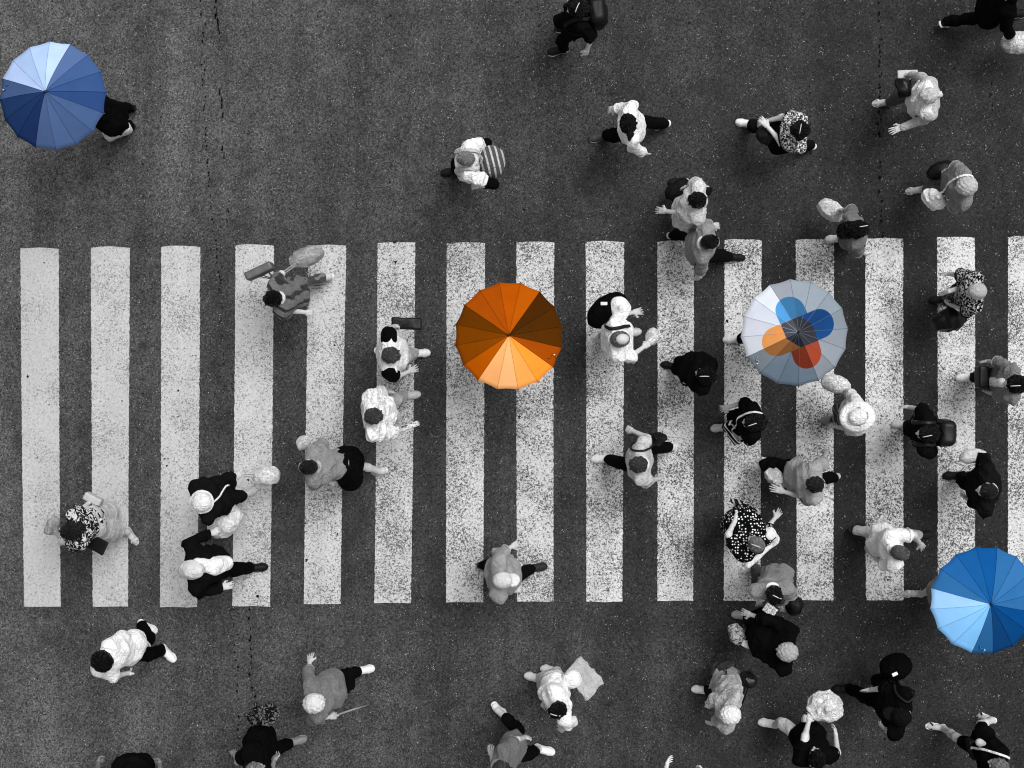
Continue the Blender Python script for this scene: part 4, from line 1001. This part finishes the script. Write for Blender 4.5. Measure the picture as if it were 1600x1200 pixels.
p = person('person in plain white T-shirt with grey cropped hair, arm reaching down to the right', (1407, 864), -15, [(1442, 836, 0, 0), (1334, 826, 5, 40)],
           [((1428, 836), (1438, 850), O), ((1378, 880), (1362, 866), {})], hair=('crop', .09), top=(.86, .4), bottom=(.42, 'trousers', 1.0), shoes=('shoe', .01, .02), wide=1.08, collar=.5, hip=(1382, 845), turn=25, skin_g=.5)

p = person('person in grey and black with white headband and papers at lower end of crossing', (1210, 931), 275, [(1170, 889, 200, 0), (1200, 900, 270, 10)],
           [((1186, 922), (1186, 938), O), ((1236, 930), (1226, 948), {})], hair=('short', .010, 60), top=(.2, .4), bottom=(.04,), shoes=('sandal', .5, .8), h=1.66, collar=.82, wide=1.15, hip=(1214, 902))
o, c = bag('paper_sheet', 'crumpled white paper held low by person with white headband', 'paper', 'box', (1203, 953), 1.0, (.16, .11, .016), -35, cloth(.84, 'fleck', .3, 1.2), None, h=.008, crumple=.006)
o, c = bag('shoulder_bag', 'black bag with pale edging right of person with white headband', 'shoulder bag', 'soft', (1240, 945), .95, (.22, .2, .3), 60, plain(.006, .45), hand=p['S'][0] + V(.02, 0, .02) if p['S'][0][0] > p['S'][1][0] else p['S'][1] + V(.02, 0, .02), handle_mat=plain(.7, .5))
p = person('person in wide black coat with blond streaked hair below the crossing', (1228, 1018), 170, [(1160, 962, 170, 0), (1190, 985, 175, 20)],
           [((1196, 968), (1172, 960), O), ((1196, 1026), (1170, 1010), G)], hair=('curly', .38), top=(.006, .7, .5, .07), bottom=(.02,), shoes=('shoe', .4, .5), h=1.62, wide=1.5, belly=.1, hip=(1198, 990))
bag('handbag', 'pale patterned handbag at left of person in wide black coat', 'handbag', 'soft', (1151, 991), .8, (.26, 0.17, .2), 110, cloth(.42, 'floral', .06, 1.0), hand=near(p, (1164, 1006)))

p = person('person walking under the orange umbrella in dark clothes', None, 180, [(776, 522, 180, 0), (806, 532, 180, 25)], head3=W(790, 526, 0) + V(0, 0, 1.5),
           arms=[(tuple(W(778, 540, 0) + V(0, 0, 1.12)), tuple(W(780, 528, 0) + V(0, 0, 1.17)), G), None], hair=('short', .015), top=(.03, .9), bottom=(.02,), h=1.64)
UMB = [p]
p = person('person under the grey umbrella, black shoe with white toe sticking out left', None, 180, [(1147, 530, 180, 0), (1208, 540, 180, 30)], head3=W(1180, 534, 0) + V(0, 0, 1.55),
           arms=[(tuple(W(1182, 556, 0) + V(0, 0, 1.12)), tuple(W(1166, 538, 0) + V(0, 0, 1.2)), G), None], hair=('short', .015), top=(.03, .9), bottom=(.01,), shoes=('shoe', .7, .75), h=1.68)
UMB.append(p)
p = person('person under the bright blue umbrella, pale sandal and grey skirt showing left', None, 180, [(1428, 928, 182, 0), (1475, 938, 180, 25)], head3=W(1480, 912, 0) + V(0, 0, 1.5),
           arms=[(tuple(W(1474, 936, 0) + V(0, 0, 1.12)), tuple(W(1458, 924, 0) + V(0, 0, 1.18)), G), None], hair=('long', .02), top=(.2, .5), bottom=(.22, 'skirt', .45, .0), shoes=('sandal', .5, .8), h=1.62, hip=(1494, 926))
UMB.append(p)
p = person('person in black coat under the slate blue umbrella, only trailing legs visible', None, 178, [(202, 171, 185, 28), (196, 198, 180, 10)], head3=W(168, 180, 0) + V(0, 0, 1.56),
           arms=[(tuple(W(166, 202, 0) + V(0, 0, 1.14)), tuple(W(150, 188, 0) + V(0, 0, 1.22)), G), None], hair=('short', .015), top=(.006, .95, .7, .02), bottom=(.006,), shoes=('shoe', .006, .01), h=1.7, hip=(172, 184))
UMB.append(p)
bag('tote_bag', 'white tote bag edge showing below the slate blue umbrella', 'tote bag', 'tote', (182, 204), .3, (.3, .1, .26), 22, cloth(.7), hand=p['tips'][0] if p['tips'][0][1] < p['tips'][1][1] else p['tips'][1])

# ---- below the crossing
p = person('person in white shirt with curly black hair and white shoes at lower left, holding phone', (162, 1034), -25, [(229, 979, -35, 10), (261, 1021, -50, 0)],
           [((196, 994), (220, 1000), {}), ((182, 1056), (200, 1052), G)], hair=('curly', .008), top=(.82, .45), bottom=(.006, 'trousers', .95), shoes=('shoe', .8, .85), h=1.72, hip=(205, 1012), skin_g=.6)
bag('phone', 'dark phone with white rim in hand of person with curly black hair', 'phone', 'box', None, 0, (.15, .075, .012), 70, plain(.04, .15, .6), at=near(p, (209, 1052)) + V(.035, -.01, .045), h=.006, crumple=0)

p = person('white-haired person in dark grey shirt leaning on a cane, one white shoe right', (493, 1098), 15, [(568, 1047, 5, 0), (530, 1062, 10, 15)],
           [((482, 1056), (484, 1034), O), ((490, 1124), (516, 1120), G)], hair=('curly', .68), top=(.15, .75), bottom=(.008,), shoes=('shoe', .72, .8), wide=1.15, belly=.05, hip=(520, 1074))
hd = near(p, (522, 1118)); ft = W(577, 1101, .0)
o = add('walking_cane', mesh_np('walking_cane', *tube([V(0, 0, .05), V(0, 0, .02), (ft - hd) * .5 + V(.004, .004, 0), ft - hd + V(0, 0, .008)], .011, 8)), plain(.45, .4, .5, 'varnished_wood'), None, hd, label='pale walking cane of the white-haired person touching the road', category='cane')
v, q = tube([V(-.05, -.02, .07), V(0, 0, .055), V(.06, .02, .06)], .013, 8); add('handle', mesh_np('handle', v, q), plain(.4, .4, .5, 'varnished_wood'), o)

p = person('person in black coat with grey head cut by bottom edge, black leg stepping right', (398, 1203), 15, [(462, 1158, 10, 0), (405, 1150, 15, 20)],
           [((372, 1190), (366, 1178), O), ((424, 1206), (428, 1188), O)], hair=('crop', .2), top=(.006, .35, .55, .05), bottom=(.006,), shoes=('shoe', .2, .3), h=1.72, hip=(402, 1168), wide=1.08, skin_g=.3)
o, c = bag('scarf_bundle', 'fanned dark scarf with pale folds above person in black coat', 'scarf', 'soft', (410, 1118), .75, (.4, .24, .16), 10, cloth(.012, 'floral', .14, .9), None, crumple=.08)

p = person('person in dark clothes at bottom left edge, only arm and shoulders in view', (198, 1240), 95, [(196, 1212, 95, 0), (214, 1214, 95, 10)],
           [((152, 1206), (154, 1192), G), ((250, 1208), (250, 1194), G)], hair=('short', .02), top=(.008, .4, .5, .06), bottom=(.01,), shoes=('shoe', .01, .02), skin_g=.2, h=1.7, wide=1.6, hip=(200, 1204))

p = person('person in baggy white shirt with black hair and pale slippers, lower centre', (870, 1110), 200, [(836, 1059, 165, 0), (862, 1047, 170, 10)],
           [((850, 1080), (852, 1094), {}), ((894, 1128), (880, 1138), {})], hair=('short', .008, -30), top=(.86, .75, .8, .03), bottom=(.45,), shoes=('shoe', .6, .7), wide=1.1, hip=(868, 1078))
bag('tote_bag', 'large pale grey tote with pointed corner behind person in baggy white shirt', 'tote bag', 'box', (912, 1060), .95, (.42, .05, .34), -52, cloth(.4), roll=52, crumple=.035)
bag('bundle', 'white bundle under the arm of person in baggy white shirt', 'bundle', 'soft', (893, 1062), 1.0, (.24, .2, .2), 20, cloth(.86), crumple=.02)

p = person('person in dark grey T-shirt and black shorts with white boots at bottom edge', (786, 1203), -15, [(778, 1107, -50, 25), (850, 1172, -20, 0)],
           [((808, 1156), (820, 1152), {}), ((772, 1200), (768, 1180), {})], hair=('short', .05), top=(.12, .4), bottom=(.008, 'trousers', .75), shoes=('shoe', .82, .85), hip=(800, 1172), h=1.7)

p = person('person mostly below bottom edge raising a bare pale hand', (1074, 1244), 95, [(1060, 1222, 90, 0), (1085, 1226, 90, 10)],
           [((1036, 1216), (1042, 1196), dict(pose='relaxed')), ((1106, 1214), (1098, 1206), {})], hair=('short', .015), top=(.85, .45), bottom=(.02,), h=1.68, wide=1.1, skin_g=.7)

p = person('person with bright white hair in loose pale grey tunic, lower right', (1139, 1116), 165, [(1097, 1078, 175, 0), (1150, 1066, 170, 15)],
           [((1116, 1092), (1110, 1096), G), ((1122, 1126), (1112, 1130), {})], hair=('curly', .78), top=(.3, .6, .55, .08, 'floral', .44, .5), bottom=(.02,), shoes=('shoe', .75, .8), h=1.6, wide=1.2, belly=.03, hip=(1139, 1080))
bag('plastic_bag', 'small bright white bag in hand of person in pale grey tunic', 'plastic bag', 'soft', (1116, 1095), .85, (.16, .14, .2), 60, film(.86), hand=near(p, (1110, 1096)))
bag('handbag', 'dark glossy handbag with pale rim above person in pale grey tunic', 'handbag', 'soft', (1131, 1044), .5, (.32, .18, .2), 25, plain(.03, .2, .6), hand=p['pel'] + V(-.02, .2, .02))
bag('shoulder_bag', 'shiny black bag behind person in pale grey tunic', 'shoulder bag', 'soft', (1170, 1062), .75, (.22, .16, .22), 150, plain(.008, .2, .6), hand=p['S'][0] * .5 + p['S'][1] * .5 - p['fw'] * .1)

p = person('person in black vest and white shorts with black hair carrying white parcel', (1276, 1184), 100, [(1203, 1130, 175, 10), (1262, 1135, 100, 0)],
           [((1258, 1150), (1264, 1126), {}), ((1308, 1176), (1306, 1150), {})], hair=('short', .008), top=(.006, .2), bottom=(.8, 'shorts', .42), shoes=('shoe', .8, .85), h=1.72, collar=.8, hip=(1262, 1150), skin_g=.6)
bag('parcel', 'lumpy white plastic-wrapped parcel in arms of person in black vest', 'parcel', 'soft', (1290, 1104), 1.0, (.42, .36, .26), -8, film(.86), crumple=.05)

p = person('person in black cap and black clothes, pale bare forearm, lower right', (1407, 1119), 165, [(1318, 1076, 185, 0), (1390, 1060, 170, 30)],
           [((1378, 1076), (1360, 1078), O), ((1398, 1146), (1384, 1138), {})], hair=('short', .01), hat=('cap', .012), top=(.006, .45), bottom=(.006,), shoes=('shoe', .006, .01), h=1.74, wide=1.35, belly=.03, collar=.7, hip=(1385, 1088))
o, c = bag('backpack', 'black bag with small white tag above person in black cap', 'bag', 'soft', (1400, 1042), .95, (.38, .3, .36), 15, cloth(.006), crumple=.02)
v, q = solid([B(c + V(-.06, -.05, .178), (.034, .02, .006), rotz(25), rnd=.003)], .004); add('tag', mesh_np('tag', v - c, q), plain(.75, .5), o)
S_ = p['S'][1]
v, q = tube(onto(p['top'], smooth_path([c + V(0, -.05, .15), S_ - p['fw'] * .05 + V(0, 0, .05), S_ * .7 + p['neck'] * .3 + V(0, 0, .09), S_ + p['fw'] * .1, c + V(-.1, -.05, .1)], 24))[0], .015); add('strap', mesh_np('strap', v - c, q), plain(.006, .55), o)

p = person('person in black top and shorts with white straps and strappy sandals, bottom right', (1560, 1197), 160, [(1464, 1136, 175, 0), (1543, 1122, 165, 30)],
           [((1530, 1160), (1546, 1176), {}), ((1540, 1200), (1534, 1186), {})], hair=('short', .16), top=(.006, 0, .9), bottom=(.008, 'shorts', .34), shoes=('sandal', .75, .02), h=1.66, hip=(1534, 1160), skin_g=.62)
o, c = bag('waist_pouch', 'black pouch with white piping at hip of person in sandals', 'pouch', 'box', (1520, 1170), .95, (.1, .24, .16), 15, plain(.006, .4))
crossbody(o, c, p, 1, cloth(.82), .014)

# ---- the four umbrellas
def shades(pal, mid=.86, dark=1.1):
    "16 gore shades with light and shade painted in: 4 light gores, 1 middle with the tie strap, 3 dark, 4 middle, 3 darker, 1 middle"
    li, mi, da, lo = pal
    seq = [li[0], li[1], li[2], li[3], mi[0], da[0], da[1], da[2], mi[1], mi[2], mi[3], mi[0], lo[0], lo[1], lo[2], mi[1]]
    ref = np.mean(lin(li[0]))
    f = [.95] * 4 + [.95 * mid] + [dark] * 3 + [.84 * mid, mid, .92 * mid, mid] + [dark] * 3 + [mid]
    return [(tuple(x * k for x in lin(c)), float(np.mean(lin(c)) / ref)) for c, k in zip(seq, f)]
um = lambda i: max(UMB[i]['tips'], key=lambda t: t[2]) 
umbrella('orange umbrella with light and shade painted on its panels over the middle of the crossing', (795, 525), 1.9, .60, 235, shades([[(255, 180, 112), (255, 186, 124), (255, 166, 82), (255, 150, 50)], [(178, 80, 4), (204, 96, 0), (188, 84, 0), (182, 82, 2)], [(78, 40, 0), (70, 36, 0), (64, 32, 0)], [(98, 50, 0), (120, 60, 0), (134, 66, 0)]], .74, .95), (0, 0), um(0))
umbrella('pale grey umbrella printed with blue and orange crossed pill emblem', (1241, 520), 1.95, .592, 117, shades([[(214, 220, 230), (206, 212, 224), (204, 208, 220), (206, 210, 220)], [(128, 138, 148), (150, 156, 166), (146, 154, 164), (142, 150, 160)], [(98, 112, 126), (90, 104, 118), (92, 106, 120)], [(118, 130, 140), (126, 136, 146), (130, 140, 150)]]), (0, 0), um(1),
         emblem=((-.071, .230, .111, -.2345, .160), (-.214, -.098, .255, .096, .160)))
umbrella('bright blue umbrella with lit and shaded panels painted in at the right edge', (1538, 938), 1.9, .60, 167, shades([[(160, 208, 255), (146, 204, 255), (136, 200, 255), (130, 196, 252)], [(44, 104, 160), (50, 112, 172), (46, 108, 166), (54, 116, 176)], [(10, 56, 104), (6, 60, 112), (4, 64, 122)], [(10, 74, 134), (18, 80, 138), (30, 90, 150)]]), (1.5, -1.5), um(2))
umbrella('slate blue umbrella with painted lit and shaded panels at top left', (83, 150), 1.95, .60, 71, shades([[(176, 200, 240), (164, 190, 230), (158, 182, 220), (170, 192, 232)], [(70, 94, 138), (82, 106, 152), (76, 100, 144), (72, 96, 140)], [(28, 50, 90), (26, 48, 88), (24, 44, 84)], [(38, 62, 108), (46, 72, 118), (54, 80, 124)]]), (0, -2.5), um(3))
